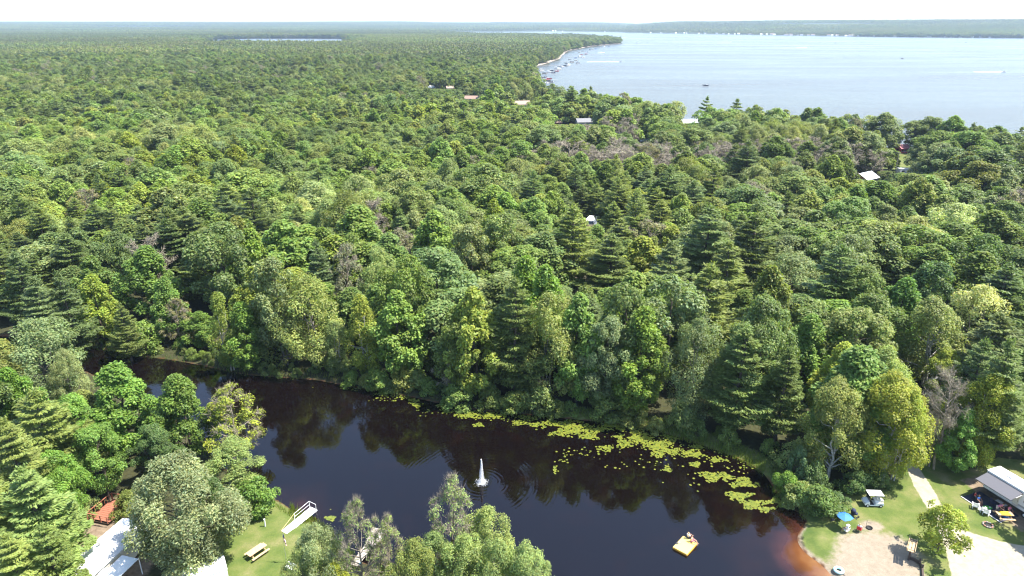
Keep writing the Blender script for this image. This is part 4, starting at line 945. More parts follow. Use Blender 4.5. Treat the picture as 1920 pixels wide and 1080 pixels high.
# --- fountain
def fountain():
    x,y=FX,FY; r=empty('fountain',(x,y,0),0,'tall white water jet rising from the dark pond','fountain')
    m,t=newmat('falling_water'); o=N(t,'ShaderNodeOutputMaterial'); b=N(t,'ShaderNodeBsdfPrincipled'); b.inputs['Base Color'].default_value=(.85,.87,.9,1); b.inputs['Roughness'].default_value=.25; b.inputs['IOR'].default_value=1.33; tp=N(t,'ShaderNodeBsdfTransparent'); mx=N(t,'ShaderNodeMixShader'); mx.inputs[0].default_value=.4; t.links.new(tp.outputs[0],mx.inputs[1]); t.links.new(b.outputs[0],mx.inputs[2]); t.links.new(mx.outputs[0],o.inputs[0])
    rng=np.random.default_rng(1)
    def drops(name,C_,S_):
        n=len(C_); base=np.array([[1,0,0],[-.5,.87,0],[-.5,-.87,0],[0,0,1.5],[0,0,-1.5]]); f=np.array([[0,1,3],[1,2,3],[2,0,3],[1,0,4],[2,1,4],[0,2,4]])
        V=(C_[:,None]+base[None]*S_[:,None,None]).reshape(-1,3); F=(np.arange(n)*5)[:,None,None]+f[None]
        o=mesh_obj(name,np_mesh(name,V,F.reshape(-1,3),m),r); return o
    n=4200; t_=rng.random(n); h=3.75*(1-t_**1.6); w=.08+.40*(1-h/3.75)**1.2; a=rng.uniform(0,6.28,n); q=rng.random(n)**.6
    C_=np.stack([np.cos(a)*w*q,np.sin(a)*w*q,h],1); tag(drops('spray',C_,rng.uniform(.012,.035,n)),kind='stuff')
    n=1300; a=rng.uniform(0,6.28,n); q=rng.normal(0,.38,n); C_=np.stack([np.cos(a)*q,np.sin(a)*q,np.abs(rng.normal(0,.08,n))],1); tag(drops('foam',C_,rng.uniform(.02,.06,n)),kind='stuff')
    mb=MB(); mb.lathe([(.07,0),(.06,.6),(.05,1.6),(.055,2.6),(.07,3.5),(.04,3.75),(0,3.82)],n=9); mb.build('jet',m,r)
    mb=MB(); mb.lathe([(.32,-.12),(.36,0),(.30,.07),(.1,.09)],n=14); mb.build('float_ring',DG,r)
fountain()
# --- lily pads
def pads():
    rng=np.random.default_rng(8); Lp=[(765,738,12,5),(775,750,14,7),(782,760,10,5),(830,760,14,5),(840,773,6,3),(885,778,27,7),(898,797,11,4),(923,778,16,6),(942,778,9,4),(990,780,28,8),(975,793,16,5),(1010,797,15,6),(1032,788,8,5),(1060,795,30,8),(1085,785,14,6),(1055,812,23,8),(1085,806,27,10),(1105,818,18,7),(1145,797,20,6),(1165,800,16,6),(1190,806,14,6),(1135,841,16,6),(1170,833,15,7),(1160,818,10,5),(1200,822,26,11),(1235,836,26,11),(1235,852,12,6),(1260,846,17,6),(1300,851,20,7),(1305,871,10,6),(1345,862,16,5),(1250,880,9,5),(1335,893,23,9),(1365,896,11,6),(1395,906,25,9),(1385,930,24,8),(1410,945,24,8),(1435,955,15,5),(1457,938,14,8),(1465,948,8,4),(1040,880,3,7),(1210,790,20,5),(1265,820,22,6),(1310,838,16,5),(620,972,10,5),(235,659,22,4),(215,656,12,3),(555,706,24,4),(325,673,9,3),(125,640,17,2),(715,738,10,3),(1120,806,16,6)]
    pts=[]
    for cx,cy,rx,ry in Lp:
        n=int(rx*ry*.85)+4; 
        for _ in range(n):
            a=rng.uniform(0,6.28); q=rng.random()**.6*(1+.35*math.sin(a*3+cx)); pts.append((cx+math.cos(a)*rx*q,cy+math.sin(a)*ry*q))
    for cx,cy,rx,ry,n in [(1090,850,50,12,26),(1190,870,90,14,22),(1230,830,70,26,150),(1310,850,60,20,80),(1050,865,16,22,14),(1380,875,40,14,30),(740,745,40,9,80),(850,772,60,8,90),(940,782,60,10,90),(665,728,40,5,30),(1130,800,110,14,120),(1290,900,40,20,8),(1480,930,20,20,6),(640,980,30,14,7)]:
        for _ in range(n): pts.append((cx+rng.normal()*rx*.5,cy+rng.normal()*ry*.5))
    W=np.array([P(a,b) for a,b in pts]); keep=sdf(POND,W[:,0],W[:,1])<-.2; W=W[keep]
    f=to_px(W[:,0],W[:,1],0*W[:,0])[2]; S=rng.uniform(.08,.19,len(W))
    order=np.argsort(-S/f*1.0); Ax=rng.uniform(0,6.28,len(W))
    m,t=newmat('lily_leaf'); o=N(t,'ShaderNodeOutputMaterial'); b=N(t,'ShaderNodeBsdfPrincipled'); b.inputs['Roughness'].default_value=.4
    oi=N(t,'ShaderNodeObjectInfo'); g=N(t,'ShaderNodeNewGeometry'); nz=N(t,'ShaderNodeTexNoise'); nz.inputs['Scale'].default_value=2.6; t.links.new(g.outputs['Position'],nz.inputs['Vector'])
    r=N(t,'ShaderNodeValToRGB'); e=r.color_ramp.elements; e[0].position=.3; e[0].color=(.06,.095,.014,1); e[1].position=.66; e[1].color=(.17,.18,.02,1); t.links.new(nz.outputs['Fac'],r.inputs[0]); t.links.new(r.outputs[0],b.inputs['Base Color']); t.links.new(b.outputs[0],o.inputs[0])
    def pad(R_):
        n=9; v=[(0,0,.004)]; 
        for k in range(n):
            a=.25+(6.283-.5)*k/(n-1); v.append((math.cos(a)*R_*(1+.06*math.sin(3*a)),math.sin(a)*R_,.012+.02*R_*math.sin(2*a)))
        return v,[(0,k,k+1) for k in range(1,n)]
    forms=[]
    for R_ in (.13,.16,.19):
        v,fc_=pad(R_); me=bpy.data.meshes.new('lily_pad'); me.from_pydata(v,[],fc_); me.materials.append(m); forms.append(me)
    for k in order[:300]:
        me=forms[min(2,int((S[k]-.10)/.03))]; ob=mesh_obj('lily_pad',me,None,(W[k,0],W[k,1],.012),Ax[k]); tag(ob,'round yellow-green lily pad floating flat on the dark pond','lily pad','lily pads afloat on the pond')
    V=[];F=[]
    for k in order[300:]:
        v,fc_=pad(S[k]); c,s_=math.cos(Ax[k]),math.sin(Ax[k]); n0=len(V)
        V+=[(W[k,0]+a*c-b_*s_,W[k,1]+a*s_+b_*c,z+.012+.006*(k%3)) for a,b_,z in v]; F+=[tuple(i+n0 for i in q) for q in fc_]
    me=bpy.data.meshes.new('lily_patches'); me.from_pydata(V,[],F); me.materials.append(m); tag(mesh_obj('lily_patches',me),'yellow-green patches of lily pads along the shaded far bank','lily pads',kind='stuff')
pads()
# --- reeds and long grass along the banks
def reeds():
    rng=np.random.default_rng(21); n=30000; 
    def along(line,m,o0,o1,sd):
        L=np.array(line); seg=np.hypot(*(L[1:]-L[:-1]).T); i=rng.choice(len(seg),m,p=seg/seg.sum()); t=rng.random(m)[:,None]; p=L[i]+(L[i+1]-L[i])*t; d=(L[i+1]-L[i])/seg[i][:,None]; nn=np.stack([-d[:,1],d[:,0]],1)*sd
        return p+nn*rng.uniform(o0,o1,m)[:,None]
    A=along(pxpoly(FAR_BANK[4:]),22000,-.6,3.0,1); B=along(pxpoly(NEAR[8:20]),7000,-.9,1.2,1)
    Pn=np.concatenate([A,B]); d=sdf(POND,Pn[:,0],Pn[:,1]); k=(d>-.5)&(d<4)&((Pn[:,0]>4)|(Pn[:,1]<75)|(rng.random(len(Pn))<.2))&((vnoise(Pn[:,0],Pn[:,1],3,4)>.33)|(d>.6)); Pn=Pn[k]; m=len(Pn)
    z=land_z(Pn[:,0],Pn[:,1]); h=rng.uniform(.35,1.0,m)*(1-.35*(d[k]>.8)); ln=rng.normal(size=(m,2))*.25; w_=rng.uniform(.02,.045,m); a=rng.uniform(0,3.14,m)
    b0=np.stack([Pn[:,0]-np.cos(a)*w_,Pn[:,1]-np.sin(a)*w_,np.maximum(z,-.1)-.02],1); b1=np.stack([Pn[:,0]+np.cos(a)*w_,Pn[:,1]+np.sin(a)*w_,np.maximum(z,-.1)-.02],1); tp=np.stack([Pn[:,0]+ln[:,0]*h,Pn[:,1]+ln[:,1]*h,z+h],1)
    V=np.stack([b0,b1,tp],1).reshape(-1,3); F=(np.arange(m)*3)[:,None]+np.arange(3); v=vnoise(Pn[:,0],Pn[:,1],4,9)[:,None]; c=np.array([[.10,.17,.03]])*(1-v)+np.array([[.19,.23,.03]])*v; c=c*rng.uniform(.7,1.2,(m,1))
    o=mesh_obj('bank_grass',np_mesh('bank_grass',V,F,M_LEAF,col=np.repeat(c,3,0))); o['tint']=[1.,1.,1.]; tag(o,'long bright green grass and reeds fringing the pond banks','grass',kind='stuff')
reeds()
# --- raft and bathers
def raft():
    cs=[P(a,b,.3) for a,b in [(1260,1025),(1282,1005),(1309,1019),(1287,1039)]]; cx=sum(c[0] for c in cs)/4; cy=sum(c[1] for c in cs)/4
    e1=Vector(cs[2])-Vector(cs[1]); e2=Vector(cs[1])-Vector(cs[0]); rz=math.atan2(e1.y,e1.x); w1,w2=e1.length,e2.length
    r=empty('swim_raft',(cx,cy,0),rz,'square pale yellow raft afloat on the open dark pond','raft')
    YT=plain('pale_yellow_vinyl',(.80,.62,.16),.35,noise=.04); YS=plain('orange_vinyl',(.72,.34,.03),.35,noise=.06)
    MB().bbox((0,0,.12),(w1,w2,.28),.06).build('float',YS,r); MB().bbox((0,0,.285),(w1-.06,w2-.06,.05),.02).build('deck_pad',YT,r)
    for k in(-1,1): MB().tube((k*(w1/2-.2),-w2/2-.03,.16),(k*(w1/2-.2)+.25,-w2/2-.03,.16),.02,n=6).build('grab_handle',DG,r)
    a,b=P(1297,1016,.31); person(0,0,'bather sitting on the far corner of the yellow raft',.9,'floor',pos=(a,b,.31),bottom=PINK,hair=HAIR)
    a,b=P(1294,1012,.31); person(0,0,'second bather knelt behind on the yellow raft, white top',2.3,'floor',pos=(a-.15,b+.25,.31),top=W_,bottom=NAVY,hair=HAIRB)
    a,b=P(1269,1019,.31); bg=empty('towel_heap',(a,b,.31),.4,'dark crumpled towel and bag on the raft edge','towel'); MB().lathe([(.24,0),(.2,.07),(.1,.13),(0,.15)],(0,0,0),9,sy=.6).build('towel',DG,bg); MB().lathe([(.13,0),(.15,.1),(.08,.2),(0,.22)],(.25,-.05,0),9,sy=.7).build('bag',GREY,bg)
raft()
def wheel_mb(parent,c,r,w,hub=True,axis='x'):
    mb=MB(); d=Vector((w/2,0,0)) if axis=='x' else Vector((0,w/2,0)); cc=Vector(c)
    mb.tube(cc-d,cc+d,r,r,14); o=mb.build('wheel',BLK,parent); m2=MB(); m2.tube(cc-d*1.15,cc+d*1.15,r*.5,r*.5,10); m2.build('rim',W_,o); return o
def golf_cart():
    x,y,z=at(1635,946); r=empty('golf_cart',(x,y,z),R(-3),'white golf cart with flat canopy parked on the grass','golf cart')
    # front towards -X
    mb=MB(); mb.prism([(-1.18,.30),(-1.15,.55),(-.80,.78),(-.62,.80),(-.55,.34),(.1,.32),(.15,.62),(.75,.64),(1.15,.58),(1.17,.30),(.95,.22),(-.95,.22)],-.56,.56); mb.build('body',W_,r)
    MB().bbox((.05,0,1.80),(1.85,1.18,.07),.03).build('canopy',W_,r)
    for sx,tx in((-.68,-.62),(.85,.80)):
        for sy in(-.5,.5): MB().tube((sx,sy,.7),(tx,sy,1.78),.022,n=6).build('canopy_post',ALU if sx>0 else DG,r)
    MB().bbox((.35,0,.76),(.55,1.0,.16),.05).build('seat',W_,r); MB().bbox((.66,0,1.02),(.12,1.0,.42),.04).build('backrest',W_,r)
    MB().box((-.45,0,.345),(.9,1.0,.03)).build('floor_mat',DG,r)
    MB().box((-.655,0,1.15),(.02,.96,.62)).build('windscreen',GL,r)
    s=MB(); s.tube((-.55,-.25,.75),(-.30,-.25,1.0),.02,n=6); s.build('steering_column',DG,r)
    s=MB(); s.lathe([(.17,-.015),(.19,0),(.17,.015),(.15,0),(.17,-.015)],(-.28,-.25,1.02),12); s.build('steering_wheel',DG,r)
    for sx in(-.82,.82):
        for sy in(-.52,.52): wheel_mb(r,(sx,sy,.22),.22,.17,axis='y')
    for sy in(-.4,.4): MB().lathe([(.06,-.02),(.06,.02)],(-1.13,sy,.55),8,rx=0).build('headlight',GL,r)
    MB().bbox((1.0,-.1,.80),(.34,.6,.34),.06).build('rear_bag',CREAM,r)
golf_cart()
def stroller():
    x,y,z=at(1601,968); r=empty('stroller',(x,y,z),R(35),'dark navy stroller with hood on grass before the golf cart','stroller')
    MB().bbox((0,0,.48),(.38,.75,.28),.06,rx=-.25).build('seat',NAVY,r); mb=MB(); mb.lathe([(.0,.42),(.18,.38),(.30,.22),(.33,.0)],(0,.18,.62),10); mb.build('hood',NAVY,r)
    mb=MB(); [mb.tube((s*.2,-.45,.12),(s*.2,.5,1.0),.015,n=5) for s in(-1,1)]; mb.tube((-.2,.5,1.0),(.2,.5,1.0),.015,n=5); [mb.tube((s*.2,.42,.12),(s*.2,-.1,.5),.015,n=5) for s in(-1,1)]; mb.build('frame',DG,r)
    for s in(-1,1):
        for yy in(-.45,.42): wheel_mb(r,(s*.23,yy,.13),.13,.04)
    MB().bbox((0,.15,.2),(.32,.4,.14),.04).build('basket',DG,r)
stroller()
def chair(px,py,rz,mat,label,group='camp chairs'):
    x,y,z=at(px,py) if not isinstance(px,tuple) else px; r=empty('camp_chair',(x,y,z),rz,label,'chair',group)
    MB().box((0,0,.40),(.5,.48,.02)).build('seat',mat,r); MB().box((0,.27,.66),(.5,.02,.52),rx=-.2).build('backrest',mat,r)
    for s in(-1,1):
        MB().tube((s*.25,-.24,0),(s*.25,.22,.42),.013,n=5).build('leg',DG,r); MB().tube((s*.25,.26,0),(s*.25,-.22,.42),.013,n=5).build('leg',DG,r); MB().box((s*.27,0,.60),(.05,.44,.02)).build('armrest',mat,r)
    return r
def parasol():
    x,y,z=at(1586,999)
    chair(1586,999,R(205),W_,'white camp chair under the blue parasol')
    person(0,0,'person in white hat and shirt seated under the blue parasol',R(205),'sit',pos=(x,y,z),top=W_,bottom=CREAM,hat=W_)
    a,b,c=at(1583,994); r=empty('beach_parasol',(a-.1,b+.35,c),0,'square blue parasol on thin pole by the beach','parasol')
    MB().tube((0,0,-.2),(0,0,1.98),.018,n=6).build('pole',ALU,r)
    n=8; v=[(0,0,2.08)]+[(1.0*math.cos(k*math.pi/4+.4)*(1.0 if k%2 else .86),.95*math.sin(k*math.pi/4+.4)*(1.0 if k%2 else .86),1.78) for k in range(n)]; v+=[(p[0],p[1],p[2]-.02) for p in v]
    f=[(0,k,k%8+1) for k in range(1,9)]+[(9,k%8+10,k+9) for k in range(1,9)]; MB().add(v,f).build('canopy',BLUE,r)
    for k in range(8): MB().tube((0,0,2.03),(v[k+1][0],v[k+1][1],1.765),.008,n=4).build('rib',ALU,r)
    x,y,z=at(1610,997); chair(1610,997,R(140),RED,'red camp chair beside the bare sand circle')
    person(0,0,'person in white top and blue shorts seated in a red chair',R(140),'sit',pos=(x,y,z),top=W_,bottom=BLUE,hair=HAIRB)
parasol()
def firepit():
    x,y,z=at(1628,990); r=empty('campfire_grill',(x,y,z),0,'black metal campfire grill stand in the bare sand circle','grill')
    MB().tube((-.2,.2,0),(-.2,.2,1.0),.02,n=6).build('post',DG,r); MB().tube((-.2,.2,.75),(.2,0,.72),.015,n=5).build('arm',DG,r)
    for k in range(5): MB().tube((.0+.1*k-.1,-.22,.7),(.0+.1*k-.1,.2,.7),.008,n=4).build('grate_bar',DG,r)
    MB().lathe([(.36,0),(.38,.14),(.34,.14),(.33,.02)],(.1,-.05,0),12).build('fire_ring',BLK,r)
    x,y,z=at(1573,974); r=empty('lantern_pole',(x,y,z),0,'thin dark hook pole standing in grass above the parasol','pole')
    MB().tube((0,0,0),(0,0,2.1),.02,n=6).build('pole',DG,r); MB().path([(0,0,2.1),(.12,0,2.22),(.26,0,2.12),(.26,0,2.0)],.012,5).build('hook',DG,r)
    x,y,z=at(1561,976); r=empty('tackle_box',(x,y,z),.3,'small dark box on grass left of the hook pole','box'); MB().bbox((0,0,.14),(.42,.26,.26),.03).build('case',DG,r); MB().tube((-.1,0,.28),(.1,0,.3),.015,n=5).build('handle',GREY,r)
firepit()
def chute():
    x,y,z=at(1703,1050); r=empty('wooden_chute',(x,y,z),R(-35),'tan two-board wooden slide chute raised on a dark post','slide')
    MB().tube((0,0,-.2),(0,0,1.85),.10,n=8).build('post',DARKW,r)
    ang=.18
    for s in(-1,1): MB().box((s*.17,.15,2.02),(.30,2.0,.05),rx=ang).build('board',PINE,r)
    for s in(-1,1): MB().box((s*.40,.15,2.12),(.06,2.05,.30),rx=ang).build('side_rail',TAN,r)
    MB().box((0,.95,2.15),(.9,.08,.12)).build('crosspiece',DARKW,r); MB().box((0,-.6,1.86),(.9,.08,.12)).build('crosspiece',DARKW,r)
    MB().tube((0,0,.9),(0,.75,1.9),.04,n=6).build('brace',DARKW,r)
    e=empty('timber_edging',(x,y,z),0,'dark low timber edging curving along the sand by the chute','edging')
    pts=[P(1701,1053),P(1712,1057),P(1722,1063),P(1727,1074),P(1728,1090)]
    for (a,b),(c,d) in zip(pts[:-1],pts[1:]):
        L=math.hypot(c-a,d-b); MB().box(((a+c)/2-x,(b+d)/2-y,.16),(L,.18,.34),rz=math.atan2(d-b,c-a)).build('timber',DARKW,e)
    for a,b in pts[2:4]: MB().tube((a-x,b-y,0),(a-x,b-y,.75),.10,n=7).build('post',DARKW,e)
chute()
def tube_float():
    x,y,z=at(1572,1071,.28); r=empty('swim_ring',(x,y,z-.02),0,'pale aqua inflatable ring lying at the sandy water edge','swim ring')
    AQ=plain('aqua_vinyl',(.45,.70,.72),.3,noise=.04); n=24; v=[];f=[]
    for i in range(n):
        a=2*math.pi*i/n
        for j in range(10): b=2*math.pi*j/10; v.append(((.42+.17*math.cos(b))*math.cos(a),(.42+.17*math.cos(b))*math.sin(a),.17+.16*math.sin(b)))
    for i in range(n):
        for j in range(10): f.append((i*10+j,((i+1)%n)*10+j,((i+1)%n)*10+(j+1)%10,i*10+(j+1)%10))
    MB().add(v,f,True).build('ring',AQ,r); MB().lathe([(.02,0),(.02,.05),(0,.06)],(.42,0,.32),6).build('valve',W_,r)
    for k,(a,b) in enumerate([(1581,1072),(1583,1076)]):
        x,y,z=at(a,b); s=empty('sandal',(x,y,z),.5+k*.4,['dark sandal on sand just right of the aqua ring','second dark sandal, the lower, right of the aqua ring'][k],'sandal'); MB().prism([(-.05,-.14),(.05,-.14),(.06,.08),(0,.15),(-.06,.08)],0,.03,'z').build('sole',DG,s); MB().path([(-.05,0,.03),(0,.05,.08),(.05,0,.03)],.012,5).build('strap',BLK,s)
tube_float()
def adirondack(px,py,rz,label):
    x,y,z=at(px,py); r=empty('adirondack_chair',(x,y,z),rz,label,'chair','white lawn chairs in front of the camper')
    for k in range(5): MB().box((-.24+.12*k,.30,.60),(.10,.03,.78),rx=-.35).build('back_slat',W_,r)
    for k in range(4): MB().box((0,-.22+.13*k,.34-.03*k),(.56,.11,.025)).build('seat_slat',W_,r)
    for s in(-1,1):
        MB().box((s*.34,-.02,.56),(.13,.68,.03)).build('armrest',W_,r); MB().box((s*.32,-.28,.27),(.04,.09,.54)).build('leg',W_,r); MB().box((s*.30,.12,.2),(.04,.75,.10),rx=.35 if False else -.22).build('rail',W_,r)
adirondack(1828,952,R(150),'white slatted lawn chair farthest left before the camper'); adirondack(1841,959,R(160),'middle white slatted lawn chair, touching another one'); adirondack(1848,964,R(140),'white slatted lawn chair nearest the wooden picnic table')
def picnic(px,py,rz,label,cloth=None,mat=None,L=1.85):
    x,y,z=at(px,py); mat=mat or PINE; r=empty('picnic_table',(x,y,z),rz,label,'picnic table','picnic tables')
    for k in range(5): MB().box((0,-.30+.15*k,.75),(L,.14,.04)).build('table_board',mat,r)
    for s in(-1,1):
        for q in(0,1): MB().box((0,s*(.68+.14*q),.44),(L,.13,.04)).build('bench_board',mat,r)
    for sx in(-1,1):
        MB().box((sx*L*.36,0,.395),(.05,1.6,.09)).build('cross_beam',mat,r); MB().box((sx*L*.36,0,.69),(.05,.66,.08)).build('top_beam',mat,r)
        for s in(-1,1): MB().box((sx*(L*.36-.05),s*.40,.355),(.05,.09,.80),rx=s*.42).build('leg',mat,r)
    if cloth:
        o=MB().bbox((.02,0,.785),(L*.62,.74,.02),.008).build('tablecloth',cloth); o.location=(x,y,z); o.rotation_euler=(0,0,rz); tag(o,'yellow cloth spread over the picnic table near the camper','tablecloth')
    return r
picnic(483,1040,math.atan2(P(492,1027)[1]-P(467,1044)[1],P(492,1027)[0]-P(467,1044)[0]),'new tan timber picnic table on the near lawn',L=2.3)
picnic(1881,972,R(-4),'pale timber picnic table with a yellow cloth near the camper',YEL)
x,y,z=at(1893,966); person(0,0,'tanned person sitting at the far side of the yellow-topped table',R(10),'sit',pos=(x,y+.25,z),skin=SKIN2,top=PINK,bottom=NAVY)
def ring(px,py):
    x,y,z=at(px,py); r=empty('fire_ring',(x,y,z),0,'round stone fire ring on the lawn below the chairs','fire ring')
    for k in range(11):
        a=k*6.283/11; MB().bbox((math.cos(a)*.52,math.sin(a)*.52,.10),(.26,.2,.2),.05,rz=a+1.57).build('stone',STONE if k%3 else plain('red_stone',(.32,.17,.12),.9),r)
    MB().lathe([(.42,.02),(.2,.04),(0,.05)],n=10).build('ash_bed',BLK,r)
ring(1852,985)
# --- camper with awning
def camper():
    A=Vector((61.9,74.3)); d=Vector((.35,-.937)); z0=.45; rz=math.atan2(d.y,d.x)
    r=empty('camper_trailer',(A.x,A.y,z0),rz,'long white camper trailer with slide-outs and an open grey awning','camper')
    # own frame: +x runs along the side towards the viewer, -y is the door side... (left of travel is +y)
    w=2.3; s=1.0
    m=MB(); m.bbox((4.6,s*w/2,2.0),(9.2,w,2.6),.08); body=m.build('body',W_,r)
    MB().bbox((4.6,s*w/2,3.34),(9.26,w+.06,.10),.04).build('roof',WR,r)
    MB().box((4.6,-.012,1.25),(9.0,.012,.25)).build('stripe',GREY,r)
    MB().bbox((2.7,w+.28,2.1),(2.6,.6,1.9),.04).build('slide_out',W_,r); MB().bbox((7.0,w+.28,2.1),(2.4,.6,1.9),.04).build('slide_out',W_,r); MB().bbox((6.9,-.28,2.0),(1.9,.56,2.0),.04).build('slide_out',W_,r)
    for a,b in((1.4,.7),(2.4,.8),(5.3,.5)): 
        o=MB().bbox((a,-.02,2.25),(b,.05,.6),.015).build('window',GL,r)
    o=MB().bbox((6.9,-.57,2.2),(1.2,.04,.8),.015).build('window',GL,r)
    o=MB().bbox((-.02,w/2,2.4),(.04,1.2,.6),.015).build('window',GL,r)
    do=MB().bbox((4.2,-.02,1.75),(.66,.05,1.85),.015).build('door',CREAM,r); MB().box((4.42,-.06,1.7),(.04,.04,.14)).build('handle',DG,do)
    st=MB(); st.box((4.2,-.3,.45),(.6,.5,.04)); st.build('step',DG,r)
    MB().bbox((2.2,w*.55,3.52),(.9,.7,.26),.08).build('air_conditioner',WR,r)
    for a in(3.9,6.3,7.9): MB().bbox((a,w*.45,3.43),(.36,.36,.10),.03).build('roof_vent',GREY,r)
    for a in(5.6,6.5): wheel_mb(r,(a,.05,.38),.38,.22,axis='y'); wheel_mb(r,(a,w-.05,.38),.38,.22,axis='y')
    MB().box((4.6,w/2,.62),(9.0,w-.2,.16)).build('chassis',DG,r)
    for a in(.4,8.6): MB().tube((a,w*.3,0),(a,w*.3,.6),.05,n=6).build('jack',DG,r)
    # awning on the near side (-y)
    aw=MB(); aw.add([(.15,-.03,3.12),(4.75,-.03,3.12),(4.75,-2.1,2.62),(.15,-2.1,2.62),(.15,-.03,3.09),(4.75,-.03,3.09),(4.75,-2.1,2.59),(.15,-2.1,2.59)],[(0,1,2,3),(7,6,5,4),(0,4,5,1),(1,5,6,2),(2,6,7,3),(3,7,4,0)]); a_=aw.build('awning',plain('grey_awning',(.095,.095,.11),.8,noise=.06),r)
    MB().tube((.1,-2.1,2.58),(4.8,-2.1,2.58),.05,n=8).build('roller',DG,a_)
    for q in(.15,4.75): MB().tube((q,-.05,1.0),(q,-2.08,2.55),.03,n=6).build('arm',ALU,a_); MB().tube((q,-.05,2.9),(q,-1.2,2.7),.025,n=6).build('arm',ALU,a_)
    # ground mat
    mt=MB(); mt.box((2.6,-1.9,.0),(5.2,3.3,.03)); o=mt.build('patio_mat',plain('dark_blue_mat',(.035,.04,.07),.9,noise=.4,scale=3),None,(A.x,A.y,z0+.03),rz); tag(o,'dark blue patio mat spread under the camper awning','mat')
    bd=MB(); 
    def lp(x,y,z=0): v=Matrix.Rotation(rz,3,'Z')@Vector((x,y,z)); return (A.x+v.x,A.y+v.y,z0+.05+v.z)
    o=MB().box((2.6,-3.6,.04),(5.4,.07,.05)).build('mat_border',W_,None,(A.x,A.y,z0+.03),rz); tag(o,'long white border strip along the outer edge of the mat','strip')
    chs=[(1.0,-2.6,200,NAVY,'navy camp chair at the far end of the mat'),(1.7,-2.9,170,DG,'black camp chair second along the mat'),(2.6,-1.5,185,NAVY,'navy camp chair deep under the awning'),(4.3,-2.8,150,DG,'black camp chair nearest the viewer on the mat')]
    for a,b,c,m_,l in chs: chair(lp(a,b),0,rz+R(c-90),m_,l,'chairs on the patio mat')
    p=lp(3.7,-2.35); person(0,0,'person in a pink top bending over the patio mat',rz+R(120),'stand',pos=p,top=PINK,bottom=CREAM,lean=.45,group='people at the camper')
    p=lp(1.0,-2.6); person(0,0,'person seated in the farthest chair of the mat',rz+R(110),'sit',pos=p,top=RED,bottom=NAVY,group='people at the camper')
    p=lp(1.7,-2.9); person(0,0,'tanned person seated in the second chair on the mat',rz+R(80),'sit',pos=p,top=BLUE,bottom=DG,skin=SKIN2,group='people at the camper')
    p=lp(2.75,-2.55); k=empty('green_paddle_float',p,rz+R(60),'bright green plastic float lying on the patio mat','float')
    mb=MB(); mb.lathe([(0,-.0),(.5,.06),(.55,.14),(.46,.18),(.2,.14),(0,.13)],n=16,sy=.62); mb.build('hull',GRN,k); MB().lathe([(.1,.15),(.12,.19),(0,.2)],(.25,0,0),8).build('cap',W_,k)
    p=lp(3.2,-.9); t=empty('folding_table',p,rz,'small folding table against the camper wall under the awning','table'); MB().bbox((0,0,.7),(1.3,.55,.04),.01).build('table_top',GREY,t)
    for sx in(-1,1):
        for sy in(-1,1): MB().tube((sx*.55,sy*.2,0),(sx*.6,sy*.24,.69),.015,n=5).build('leg',DG,t)
    p=lp(4.75,-2.2); t=empty('cool_box',p,rz,'blue and white cool box at the mat corner','cool box'); MB().bbox((0,0,.17),(.6,.36,.32),.03).build('case',BLUE,t); MB().bbox((0,0,.36),(.62,.38,.06),.02).build('lid',W_,t)
camper()
# --- left lawn
def ramp():
    z=.55; a,b,c,d=[Vector((*P(px,py,zz),zz)) for px,py,zz in [(527.5,995.5,.5),(537.5,1001,.5),(594.7,955.5,.75),(582.5,950,.75)]]
    r=empty('dock_ramp',(a.x,a.y,0),0,'white dock ramp with railing reaching out from the near lawn','dock')
    o=a.copy(); o.z=0
    n=8
    for k in range(n):
        t0,t1=k/n+.002,(k+1)/n-.002; q=[a+(d-a)*t0,b+(c-b)*t0,b+(c-b)*t1,a+(d-a)*t1]; v=[p-o for p in q]; v+=[p-Vector((0,0,.07)) for p in v]
        MB().add(v,[(0,1,2,3),(7,6,5,4),(0,4,5,1),(1,5,6,2),(2,6,7,3),(3,7,4,0)]).build('deck_panel',W_,r)
    for s0,s1 in((a,d),(b,c)): MB().tube(s0-o-Vector((0,0,.12)),s1-o-Vector((0,0,.12)),.05,n=6).build('side_beam',ALU,r)
    def at_(t,h,side=0): p=(a+(d-a)*t) if side==0 else (b+(c-b)*t); return p-o+Vector((0,0,h))
    for t in(.45,.97): MB().tube(at_(t,-.9),at_(t,.95),.03,n=6).build('rail_post',W_,r)
    MB().tube(at_(.97,-.9,1),at_(.97,.9,1),.03,n=6).build('rail_post',W_,r)
    MB().tube(at_(.45,.92),at_(.97,.95),.028,n=6).build('handrail',W_,r); MB().tube(at_(.97,.95),at_(.97,.9,1),.028,n=6).build('handrail',W_,r); MB().tube(at_(.45,.45),at_(.97,.45),.02,n=6).build('mid_rail',W_,r)
    MB().tube(at_(.02,.08),at_(.45,.92),.028,n=6).build('handrail',plain('yellowed_paint',(.62,.50,.22),.5),r)
    for t in(.5,.97): MB().tube(at_(t,-1.3,1),at_(t,.0,1),.035,n=6).build('leg',ALU,r)
ramp()
